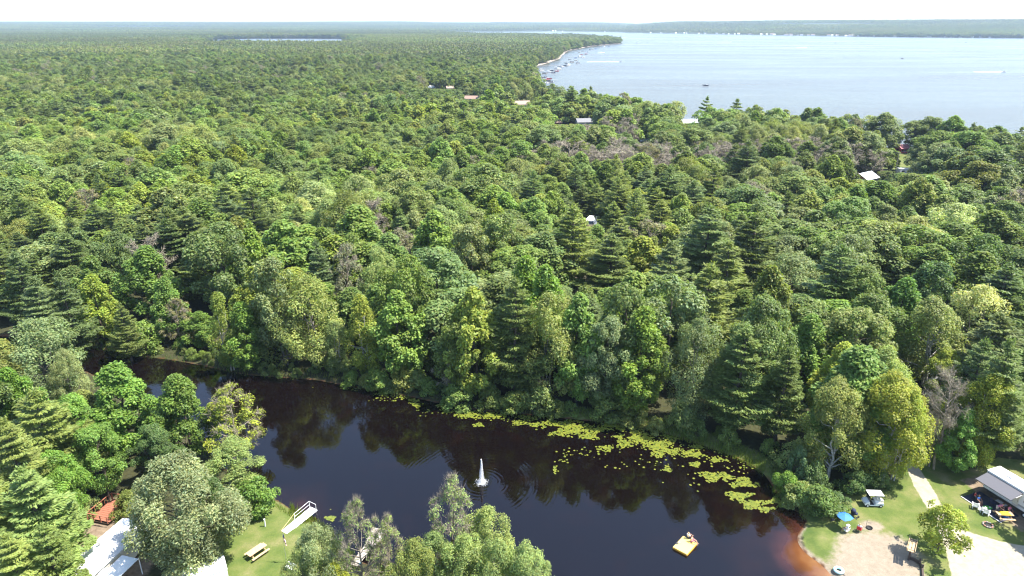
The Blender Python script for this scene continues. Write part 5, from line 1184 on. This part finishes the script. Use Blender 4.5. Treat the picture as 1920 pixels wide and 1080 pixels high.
def flag():
    x,y,z=at(537.5,1055); r=empty('flagpole',(x,y,z),0,'slim pole with a drooping striped flag on the near lawn','flagpole')
    MB().tube((0,0,-.1),(0,0,4.35),.028,.02,n=7).build('pole',ALU,r); MB().lathe([(0,-.05),(.05,0),(0,.05)],(0,0,4.4),8).build('finial',YEL,r)
    # hanging cloth in folds, 13 stripes seen folded; canton at the top by the pole
    fm=[]; nx,nz=16,13; 
    m,t=newmat('flag_cloth'); o=N(t,'ShaderNodeOutputMaterial'); b=N(t,'ShaderNodeBsdfPrincipled'); b.inputs['Roughness'].default_value=.8; at_=N(t,'ShaderNodeAttribute',attribute_name='col'); t.links.new(at_.outputs['Color'],b.inputs['Base Color']); t.links.new(b.outputs[0],o.inputs[0])
    V=[];F=[];Cc=[]
    for i in range(nx):
        for j in range(nz):
            u0,u1=i/nx,(i+1)/nx; w0,w1=j/nz,(j+1)/nz
            def pos(u,w): # u along the fly, w across the stripes (0 = top)
                hh=4.2-.95*w-1.15*u*(1-.25*w); return (.05+.24*u+.05*math.sin(w*9+u*5),.10*math.sin(u*11+w*2.5)*(.3+u),hh)
            n0=len(V); V+=[pos(u0,w0),pos(u1,w0),pos(u1,w1),pos(u0,w1)]; F.append([n0,n0+1,n0+2,n0+3])
            c=(.03,.04,.16) if (u0<.4 and j<7) else ((.45,.03,.04) if j%2==0 else (.75,.75,.75)); 
            if u0<.4 and j<7 and (i+j)%2==0: c=(.10,.11,.26)
            Cc+=[c]*4
    mesh_obj('flag',np_mesh('flag',np.array(V),np.array(F),m,col=np.array(Cc)),r)
    x,y,z=at(497.5,987); q=empty('marker_post',(x,y,z),0,'short white marker post standing on the near lawn','post'); MB().bbox((0,0,.5),(.14,.14,1.1),.02).build('shaft',W_,q); MB().bbox((0,0,1.08),(.18,.18,.06),.02).build('cap',W_,q)
flag()
def bench():
    x,y,z=at(546,1070); r=empty('garden_bench',(x,y,z),R(-25),'small white slatted bench half hidden by the gold maple','bench')
    for k in range(3): MB().box((0,-.15+.14*k,.44),(1.3,.12,.03)).build('seat_slat',W_,r)
    for k in range(3): MB().box((0,.24+.02*k,.58+.13*k),(1.3,.03,.10)).build('back_slat',W_,r)
    for s in(-1,1):
        MB().box((s*.6,-.18,.22),(.06,.06,.44)).build('leg',DG,r); MB().box((s*.6,.24,.45),(.06,.06,.9)).build('leg',DG,r); MB().box((s*.6,.03,.64),(.06,.5,.05)).build('armrest',DG,r)
bench()
def pier():
    z=.75; q=[P(a,b,z) for a,b in [(686,1017),(697.5,988),(726,995),(704,1022)]]; o=Vector((q[0][0],q[0][1],0))
    r=empty('weathered_pier',o,0,'grey weathered plank pier with square end under the near birches','pier')
    A,B,C_,D=[Vector((*p,z))-o for p in q]; n=12
    for k in range(n):
        t0,t1=k/n+.008,(k+1)/n-.008; v=[A+(B-A)*t0,D+(C_-D)*t0,D+(C_-D)*t1,A+(B-A)*t1]; dz=Vector((0,0,.012*((k*7)%3))); v=[p+dz for p in v]; v+=[p-Vector((0,0,.05)) for p in v]
        MB().add(v,[(0,1,2,3),(7,6,5,4),(0,4,5,1),(1,5,6,2),(2,6,7,3),(3,7,4,0)]).build('plank',OLD,r)
    E=Vector((*P(694,1019,z),z))-o; G_=Vector((*P(664,1060,z),z))-o; d=(G_-E); L=d.length; d/=L; s=Vector((-d.y,d.x,0))*.5; m=16
    for k in range(m):
        t0=L*(k/m)+.02; t1=L*((k+1)/m)-.02; v=[E+d*t0-s,E+d*t0+s,E+d*t1+s,E+d*t1-s]; dz=Vector((0,0,.012*((k*5)%3)-.01)); v=[p+dz for p in v]; v+=[p-Vector((0,0,.05)) for p in v]
        MB().add(v,[(3,2,1,0),(4,5,6,7),(0,1,5,4),(1,2,6,5),(2,3,7,6),(3,0,4,7)]).build('plank',OLD,r)
    for p in(A,B,C_,D,E-s,E+s,(E+G_)/2+s,(E+G_)/2-s): MB().tube(p-Vector((0,0,1.9)),p+Vector((0,0,.08)),.07,n=7).build('pile',OLD,r)
    MB().tube(C_+Vector((0,0,-.08)),D+Vector((0,0,-.08)),.07,n=6).build('edge_beam',OLD,r)
    x,y=P(676,1061,.8); c=empty('bait_bucket',(x,y,.76),0,'white bucket with a blue lid at the shore end of the pier','bucket'); MB().lathe([(.14,0),(.18,.34)],n=12).build('pail',W_,c); MB().lathe([(.2,.34),(.2,.38),(0,.39)],n=12).build('lid',plain('sky_blue_plastic',(.12,.45,.62),.4),c)
pier()
def mobile_home():
    a=Vector(P(232,975,3.2)); b=Vector(P(112,1078,3.2)); d=(b-a).normalized(); L=18.0; rz=math.atan2(d.y,d.x)
    r=empty('mobile_home',(a.x,a.y,.45),rz,'long white-roofed mobile home at the lower left beneath the silver tree','mobile home')
    n=Vector((-d.y,d.x)) # toward lower right
    MB().bbox((L/2,1.6,1.55),(L,3.6,2.5),.03).build('wall',CREAM,r)
    mb=MB(); mb.prism([(-.35,2.78),(1.5,3.15),(1.5,3.08),(-.35,2.70)],-.2,L+.2,'x'); mb.build('roof_panel',WR,r); mb=MB(); mb.prism([(1.53,3.15),(3.6,2.78),(3.6,2.70),(1.53,3.08)],-.2,L+.2,'x'); mb.build('roof_panel',plain('pale_grey_roof',(.50,.50,.51),.6,noise=.08),r)
    MB().bbox((9,4.9,2.35),(9,2.2,.10),.03).build('porch_roof',WR,r)
    for q in(3.3,8,12.7): MB().tube((q+1,5.8,0),(q+1,5.8,2.3),.06,n=6).build('porch_post',W_,r)
    for q in(2,5,9,13): MB().bbox((q,-.22,1.7),(1.1,.06,.8),.02).build('window',GL,r); 
    dd=MB().bbox((7,3.42,1.4),(.9,.06,2.0),.02).build('door',W_,r); MB().box((7.3,3.47,1.35),(.05,.04,.12)).build('handle',DG,dd)
    MB().lathe([(.12,3.0),(.12,3.45),(.2,3.5),(0,3.56)],(4.5,1.0,0),8).build('flue',GREY,r)
    dk=empty('wooden_deck',(*P(207,958,1.0),.45),rz,'red-stained timber deck with railing at the back of the mobile home','deck')
    for k in range(12): MB().box((-1.9+.32*k,0,.55),(.29,3.0,.05)).build('deck_board',REDW,dk)
    for sx in(-1,1):
        for k in range(4): MB().box((sx*2.0,-1.5+k,1.0),(.09,.09,1.0)).build('rail_post',REDW,dk)
        MB().box((sx*2.0,0,1.5),(.12,3.1,.05)).build('handrail',REDW,dk)
    for k in range(11): MB().box((-1.9+.38*k,-1.5,1.02),(.04,.04,.9)).build('baluster',REDW,dk)
    MB().box((0,-1.5,1.5),(4.0,.12,.05)).build('handrail',REDW,dk)
    x,y=P(386,1098,1.0); c=empty('white_camper',(x,y,.45),R(30),'white boxy camper corner with a dark side window by the near lawn','camper')
    MB().bbox((0,0,1.5),(4.6,2.3,2.3),.10).build('body',W_,c); MB().bbox((0,0,2.70),(4.66,2.36,.09),.03).build('roof',WR,c); MB().bbox((2.31,.2,1.75),(.04,1.0,.6),.015).build('window',GL,c); MB().bbox((.8,1.16,1.75),(.9,.04,.6),.015).build('window',GL,c); MB().bbox((-.8,-1.16,1.75),(.9,.04,.6),.015).build('window',GL,c)
    for q in(-.4,.4): wheel_mb(c,(q,1.05,.32),.32,.2,axis='y'); wheel_mb(c,(q,-1.05,.32),.32,.2,axis='y')
mobile_home()
# --- houses in the wood
def house(key,name,label,wx,wy,h,rise,wall,roof,rz=0,chim=False,gable=None,cat='house',z0=0):
    x,y=HS[key]; r=empty(name,(x,y,z0),rz,label,cat)
    MB().box((0,0,h/2),(wx,wy,h)).build('wall',wall,r); e=.45
    g=MB(); g.prism([(-wy/2,h),(wy/2,h),(0,h+rise)],-wx/2,wx/2,'x'); g.build('gable',gable or wall,r)
    for s in(-1,1):
        k=MB(); k.prism([(0,h+rise+.06),(s*(wy/2+e),h-rise*e/(wy/2)+.06),(s*(wy/2+e),h-rise*e/(wy/2)+.16),(0,h+rise+.18)],-wx/2-e,wx/2+e,'x'); ro=k.build('roof',roof,r)
    if chim: c=MB(); c.box((wx*.2,.6,h+rise),(.7,.7,1.6)); c.build('chimney',STONE,ro)
    for k in range(3):
        w_=MB().bbox((-wx*.32+wx*.32*k,-wy/2-.02,h*.55),(1.2,.08,1.1),.02).build('window',GL,r); MB().box((-wx*.32+wx*.32*k,-wy/2-.08,h*.55-.6),(1.4,.1,.08)).build('sill',W_,w_)
    w_=MB().bbox((-wx/2-.02,0,h*.55),(.08,1.2,1.1),.02).build('window',GL,r)
    return r
house('grey_house','grey_house','grey two-level house with grey roof among bare trees',11,8,3.6,1.6,SID,ROOFG,R(8),True)
house('brown_roof','bungalow','bungalow with a low brown hipped roof poking from the canopy',13,9,3.2,1.8,CREAM,ROOFB,R(-5))
house('tan_roof','bungalow','bungalow with a tan roof left of the lakeside trees',12,9,3.2,2.0,CREAM,ROOFT,R(12),True)
house('white_roof','lake_cabin','cabin with pale metal roof close to the lake shore',10,7,3.0,1.6,plain('red_siding',(.28,.07,.05),.7),ROOFM,R(10))
house('barn','garage','garage with pale roof and orange gable end near the right',8,6.5,3.0,1.7,SID,ROOFM,R(35),False,ORA,'garage')
house('red_cabin','red_cabin','small red cabin behind pines beyond the roadside lawn',5,4,2.4,1.3,plain('crimson_siding',(.42,.03,.07),.6),plain('rose_roof',(.34,.12,.14),.7),R(20))
house('white_house','white_cottage','small white cottage at the left of the roofs in the wood',8,6,2.8,1.5,W_,WR,R(0))
house('dark_roof','tan_cottage','tan cottage roof just right of the white cottage',8,6,3.2,1.6,CREAM,ROOFT,R(15))
house('shed','long_shed','low shed with white roof beside the lilac bare trees',7,4,2.4,.9,SID,WR,R(5),cat='shed')
house('shack','reddish_shack','small reddish shack left of the grey house',5,4,2.8,1.4,plain('brick_siding',(.30,.14,.10),.8),ROOFB,R(0),cat='shed')
def caravan(key,name,label,L,w,h,mat,rz,cat='camper'):
    x,y=HS[key]; z=gz(x,y); r=empty(name,(x,y,z),rz,label,cat)
    MB().bbox((0,0,h/2+.35),(L,w,h-.3),.12).build('body',mat,r); MB().bbox((0,0,h+.26),(L+.05,w+.05,.08),.03).build('roof',WR,r)
    for k in(-1,0,1): MB().bbox((k*L*.3,-w/2-.02,h*.65+.2),(L*.16,.05,.55),.015).build('window',GL,r)
    for k in(-1,1):
        for s in(-1,1): wheel_mb(r,(k*L*.3,s*(w/2-.1),.33),.33,.2,axis='y')
    return r
caravan('camper','blue_white_camper','pale blue-white camper glimpsed between dark trunks in the wood',6,2.4,2.8,plain('pale_blue_panel',(.30,.35,.44),.4),R(70))
caravan('white_trailer','white_trailer','white trailer roof showing beyond the orange gable',7,2.5,2.6,W_,R(4))
caravan('van','parked_van','white van roof glimpsed behind the dead grey tree',4.2,1.8,1.7,W_,R(20),'van')
def tent():
    x,y=HS['tent']; z=gz(x,y); r=empty('dome_tent',(x,y+1.5,z),.3,'dark red dome tent in the sandy wood clearing','tent')
    mb=MB(); mb.lathe([(1.5,0),(1.42,.6),(1.1,1.2),(.6,1.65),(0,1.8)],n=12); mb.build('fly',plain('maroon_nylon',(.10,.03,.03),.6),r)
    MB().prism([(-.4,0),(.4,0),(0,1.1)],-1.52,-1.46).build('door',DG,r)
    for k in range(3): MB().tube((math.cos(k*1.05)*1.5,math.sin(k*1.05)*1.5,0),(0,0,1.86),.02,n=5).build('tent_pole',ALU,r)
    a,b,c=at(1082,542); q=empty('log_pile',(a,b,c),.5,'cut tan logs and boards stacked in the wood clearing','log pile')
    for k in range(5): MB().tube((-1.1,.25*(k%3)-.2+.12*(k//3),.12+.22*(k//3)),(1.2,.25*(k%3)-.2+.12*(k//3)+.1,.12+.22*(k//3)),.12,n=8).build('log',TAN,q)
tent()
# --- poles and wires
def poles():
    ps=[('utility pole standing over the roadside lawn at the right',P(1678,325,0),9),('utility pole at the left of the cut beside the yellow tree',P(1592,318,0),9)]; tops=[]
    for l,(x,y),h in ps:
        r=empty('utility_pole',(x,y,0),0,l,'utility pole','utility poles'); MB().tube((0,0,0),(0,0,h),.16,.11,n=8).build('pole',OLD,r); MB().box((0,0,h-.6),(.12,2.2,.12),rz=0).build('crossarm',OLD,r)
        for k in(-1,0,1): MB().lathe([(.05,0),(.07,.1),(0,.16)],(0,k*.9,h-.54),6).build('insulator',GREY,r)
        tops.append((x,y,h-.45))
    (x0,y0,z0),(x1,y1,z1)=tops
    for k,l in((-1,'overhead wire sagging between poles, the lower in view'),(1,'overhead wire sagging between poles, the upper in view')):
        pts=[(x0+(x1-x0)*t+0,y0+k*.9+(y1-y0)*t,z0-1.2*4*t*(1-t)) for t in [i/12*1.0 for i in range(13)]]
        o=MB().path(pts,.045,4).build('overhead_wire',DG); tag(o,l,'wire','overhead wires')
poles()
# --- bay: docks and boats
def boat_forms():
    out={}
    def ponton(mat):
        r=empty('pontoon_boat',(0,0,0),0,'x','boat'); 
        for s in(-1,1): MB().tube((-3.4,s*.95,.25),(3.0,s*.95,.25),.32,n=8).build('pontoon',ALU,r)
        MB().bbox((0,0,.62),(6.6,2.5,.12),.04).build('deck',CREAM,r); MB().bbox((0,1.15,.95),(5.6,.1,.6),.03).build('side_panel',mat,r); MB().bbox((0,-1.15,.95),(5.6,.1,.6),.03).build('side_panel',mat,r)
        MB().bbox((-.9,0,2.55),(3.4,2.4,.1),.04).build('canopy',mat,r)
        for sx in(-2.3,.5):
            for s in(-1,1): MB().tube((sx,s*1.1,.7),(sx,s*1.1,2.5),.04,n=5).build('canopy_post',ALU,r)
        MB().bbox((1.6,0,.9),(1.2,1.6,.45),.1).build('seat',W_,r); return r
    def runabout(mat):
        r=empty('motor_boat',(0,0,0),0,'x','boat')
        v=[(-2.6,-.95,.0),(-2.6,.95,.0),(1.2,.95,.05),(3.0,0,.35),(1.2,-.95,.05),(-2.6,-1.1,.75),(-2.6,1.1,.75),(1.2,1.1,.85),(3.4,0,1.0),(1.2,-1.1,.85)]
        MB().add(v,[(4,3,2,1,0),(0,1,6,5),(1,2,7,6),(2,3,8,7),(3,4,9,8),(4,0,5,9),(5,6,7,8,9)]).build('hull',mat,r)
        w=MB(); w.add([(.5,-.9,.85),(1.1,0,.9),(.5,.9,.85),(.2,-.8,1.35),(.7,0,1.4),(.2,.8,1.35)],[(0,1,4,3),(1,2,5,4)]); w.build('windscreen',GL,r)
        MB().bbox((-1.0,0,1.0),(1.6,1.5,.3),.08).build('seat',plain('boat_cushion',(.5,.5,.5),.6),r); MB().bbox((-2.75,0,.8),(.4,.45,.9),.08).build('outboard',BLK,r); return r
    return ponton,runabout
ponton,runabout=boat_forms()
def dock(x,y,ang,L,label):
    r=empty('boat_dock',(x,y,.1),ang,label,'dock','docks along the bay shore')
    for k in range(int(L/3)): MB().bbox((1.5+3*k,0,.75),(2.9,1.4,.10),.02).build('deck_section',plain('pale_planking',(.50,.48,.44),.8) if int(x)%2 else OLD,r)
    for k in range(int(L/3)+1):
        for s in(-1,1): MB().tube((3*k,s*.7,-.1),(3*k,s*.7,1.1),.06,n=5).build('leg',GREY,r)
RB={}
cols=[('white',W_),('red',RED),('navy',NAVY),('grey',GREY),('blue',BLUE),('tan',CREAM)]
for n,m_ in cols: RB[n]=(ponton(m_),runabout(m_))
used_b=set(); seen_b=set()
spots=[(1027,151,'p','red',0),(1030,148,'r','red',1),(1024,157,'r','white',1),(1032,154,'p','navy',1),(1021,138,'p','grey',0),(1038,137,'r','navy',1),(1030,136,'p','white',2),(1034,133,'r','navy',0),(1048,130,'p','tan',1),(1043,129,'p','white',0),(1060,124,'p','navy',0),(1055,126,'r','white',0),(1050,125,'r','grey',2),(1073,118,'r','tan',1),(1084,119,'p','navy',1),(1072,116,'p','grey',1),(1080,114,'r','tan',2),(1087,106,'p','white',2),(1090,103,'r','red',0),(1099,102,'p','red',2),(1092,96,'r','navy',2),(1112,92.5,'p','tan',2),(1117,92,'r','blue',2),(1133,87.5,'p','white',3),(1142,87,'r','navy',3),(1020,145,'r','grey',0),(1016,133,'p','tan',1),(1044,134,'r','red',1),(1062,119,'r','navy',1),(1066,123,'p','white',1),(1068,112,'r','grey',1),(1079,109,'r','blue',2),(1094,108,'p','tan',2),(1104,98,'r','white',2),(1086,99,'r','tan',2),(1107,94,'p','navy',2),(1124,90,'r','grey',3)]
where=['moored in the nearest part of the bay','moored by the middle docks of the bay','moored by the farther docks of the bay','moored near the tip of the wooded point']
import collections
for i,(px,py,ty,cn,wv) in enumerate(spots):
    src=RB[cn][0 if ty=='p' else 1]; key=(cn,ty)
    if key in used_b: o=copy_tree(src)
    else: o=src; used_b.add(key)
    x,y=P(px,py); k=1.0; o.location=(x,y,.05); o.rotation_euler=(0,0,R([8,-12,20,0,150,35][i%6]))
    loc=['moored nearest in the bay','off the first long docks','off the middle bay docks','near the wooded tip'][0 if py>145 else (1 if py>121 else (2 if py>91 else 3))]
    nb=['landward','on the open side','in the middle','farther out','beside a dock'][i%5] 
    lb=f"{cn} {'pontoon boat with flat canopy' if ty=='p' else 'open motor boat'} {loc} {nb}"; lb=lb if lb not in seen_b else lb+', the farther'; seen_b.add(lb); tag(o,lb,'boat','boats moored in the bay')
for i,(px,py,L) in enumerate([(1004,151,26),(1003,140,28),(1004,131,36),(1012,124,44),(1034,116,42),(1050,108,40),(1062,97,48),(1080,93,44),(1098,89.5,46),(1124,86,44),(1146,84,40),(1000,156,20)]):
    x,y=P(px,py); dock(x,y,R(-6+3*(i%4)),L,'boat dock in the bay, '+['nearest but one to the viewer','second from the near trees','third from the near trees','fourth from the near trees, by the grassy strip','beside the bathing beach','just past the bathing beach','first beyond the shore bend','second beyond the shore bend','third beyond the shore bend','fourth beyond the shore bend','last before the wooded tip','nearest the viewer'][i])
FOAM=plain('wake_foam',(.85,.88,.9),.7,noise=.1)
def cruising(px,py,cn,ang,wl,label,ty='r'):
    src=RB[cn][0 if ty=='p' else 1]
    if (cn,ty) in used_b: o=copy_tree(src)
    else: o=src; used_b.add((cn,ty))
    x,y=P(px,py); o.location=(x,y,.1); o.rotation_euler=(0,0,ang); tag(o,label,'boat','boats out on the lake')
    if wl:
        d=Vector((math.cos(ang),math.sin(ang))); n=Vector((-d.y,d.x)); a=Vector((x,y))-d*2; v=[]; 
        m=14
        for k in range(m+1):
            t=k/m; w_=(1.2+5*t)*(1-.6*t)+.6*math.sin(k*2.3)*.4; q=a-d*wl*t; v+=[(q.x+n.x*w_,q.y+n.y*w_,.15),(q.x,q.y,.15+.30*(1-t)),(q.x-n.x*w_,q.y-n.y*w_,.15)]
        f=[]
        for k in range(m):
            for j in(0,1): b=k*3+j; f.append((b,b+3,b+4,b+1))
        w2=MB().add(v,f,True).build('boat_wake',FOAM); tag(w2,'white foam wake trailing '+label.split(' ',1)[1] if False else 'white foam wake behind the '+' '.join(label.split()[:9]),'wake',kind='stuff')
cruising(1163,116,'white',R(3),52,'white motor boat speeding beyond the bay docks'); cruising(1882,135,'white',R(0),36,'white motor boat speeding at the far right of the lake'); cruising(1323,161,'navy',R(170),0,'dark motor boat drifting in the open lake above the tree line'); cruising(1692,110,'grey',R(0),0,'grey motor boat lying far out in the lake right of centre')
cruising(1567,81,'navy',R(10),0,'dark pontoon boat far out near the opposite shore','p'); cruising(1132,99,'white',R(40),14,'white motor boat rounding the bay off the middle docks'); cruising(1176,70,'white',R(0),22,'white motor boat passing beyond the wooded point'); cruising(1515,89,'white',R(0),30,'white motor boat far out in the upper middle of the lake'); cruising(1195,81,'grey',R(0),0,'grey pontoon boat anchored just off the wooded point','p'); cruising(1213,79,'navy',R(0),0,'dark motor boat anchored right of the wooded point'); cruising(1811,80,'navy',R(0),0,'dark motor boat under the far right shore'); cruising(1370,79,'white',R(5),40,'white pontoon boat crossing the upper left of the lake','p')
for (n,m_) in cols:
    for k,ty in enumerate('pr'):
        if (n,ty) not in used_b:
            for c in list(RB[n][k].children): bpy.data.objects.remove(c)
            bpy.data.objects.remove(RB[n][k])
# --- cottages on the far shore
def far_cottages():
    rng=np.random.default_rng(17); forms=[]
    for w_,d_,h_,ro in((14,9,5,ROOFG),(18,10,6,ROOFB),(12,9,5,WR)):
        mb=MB(); mb.box((0,0,h_/2),(w_,d_,h_)); a=mb.mesh('wall',W_); mb=MB(); mb.prism([(-d_/2-.5,h_),(d_/2+.5,h_),(0,h_+3)],-w_/2-.5,w_/2+.5,'x'); forms.append((a,mb.mesh('roof',ro)))
    F_=pxpoly([(1000,58.8),(1140,59.8),(1180,61.8),(1280,63),(1400,65.2),(1600,68.5),(1800,70.6),(1950,72)]); L=np.array(F_); seg=np.hypot(*(L[1:]-L[:-1]).T)
    n=80
    for k in range(n):
        i=rng.choice(len(seg),p=[.02,.02,.08,.2,.26,.24,.18]); t=rng.random(); p=L[i]+(L[i+1]-L[i])*t; dd=p/np.hypot(*p); p=p+dd*rng.uniform(8,24)
        fi=int(rng.integers(0,3)); f=forms[fi]; r=empty('lakeside_cottage',(p[0],p[1],.1),rng.uniform(-.4,.4),f"tiny white cottage with {['grey','brown','white'][fi]} roof on the far lake shore under dark trees",'cottage','cottages along the far shore'); s=rng.uniform(.55,1.0); r.scale=(s,s,s)
        mesh_obj('wall',f[0],r); mesh_obj('roof',f[1],r)
    for k,(px,py,l) in enumerate([(1703,52.5,'white farm building high on the far right hills'),(1887,47,'white farm building at the extreme right of the hills'),(1336,49.5,'white farm building on the left part of the lake hills'),(1400,54,'white farmhouse low on the hills above the opposite shore'),(1529,54,'white barn in the middle of the opposite hillside'),(480,50,'white farm sheds on the hazy horizon at the left')]):
        # march out to the hillside along the sight line
        u=(px-960)/FPX; v=(py-540)/FPX
        for D in range(2600,12500,20):
            x=u*D/(CP-v*SP) ; y=D; z=CAMH-(SP+v*CP)*D/(CP-v*SP)
            if float(hill_z(np.array([x]),np.array([y]))[0])+16>z: break
        f=forms[1]; hz_=float(hill_z(np.array([x]),np.array([y]))[0]); r=empty('farm_building',(x,y,hz_),.1,l,'farm building','farm buildings on the hills'); r.scale=(1.6,1.0,1.4); mesh_obj('wall',f[0],r); mesh_obj('roof',forms[2][1],r)
far_cottages()

# ---------------------------------------------------------------- haze
def haze():
    mb=MB(); mb.box((0,7000,44),(36000,16500,100)); m,t=newmat('haze')
    o=N(t,'ShaderNodeOutputMaterial'); v=N(t,'ShaderNodeVolumePrincipled'); v.inputs['Color'].default_value=(.62,.79,1,1); v.inputs['Density'].default_value=.000075; v.inputs['Anisotropy'].default_value=.2
    t.links.new(v.outputs[0],o.inputs['Volume']); tag(mb.build('haze',m),kind='stuff')
haze()
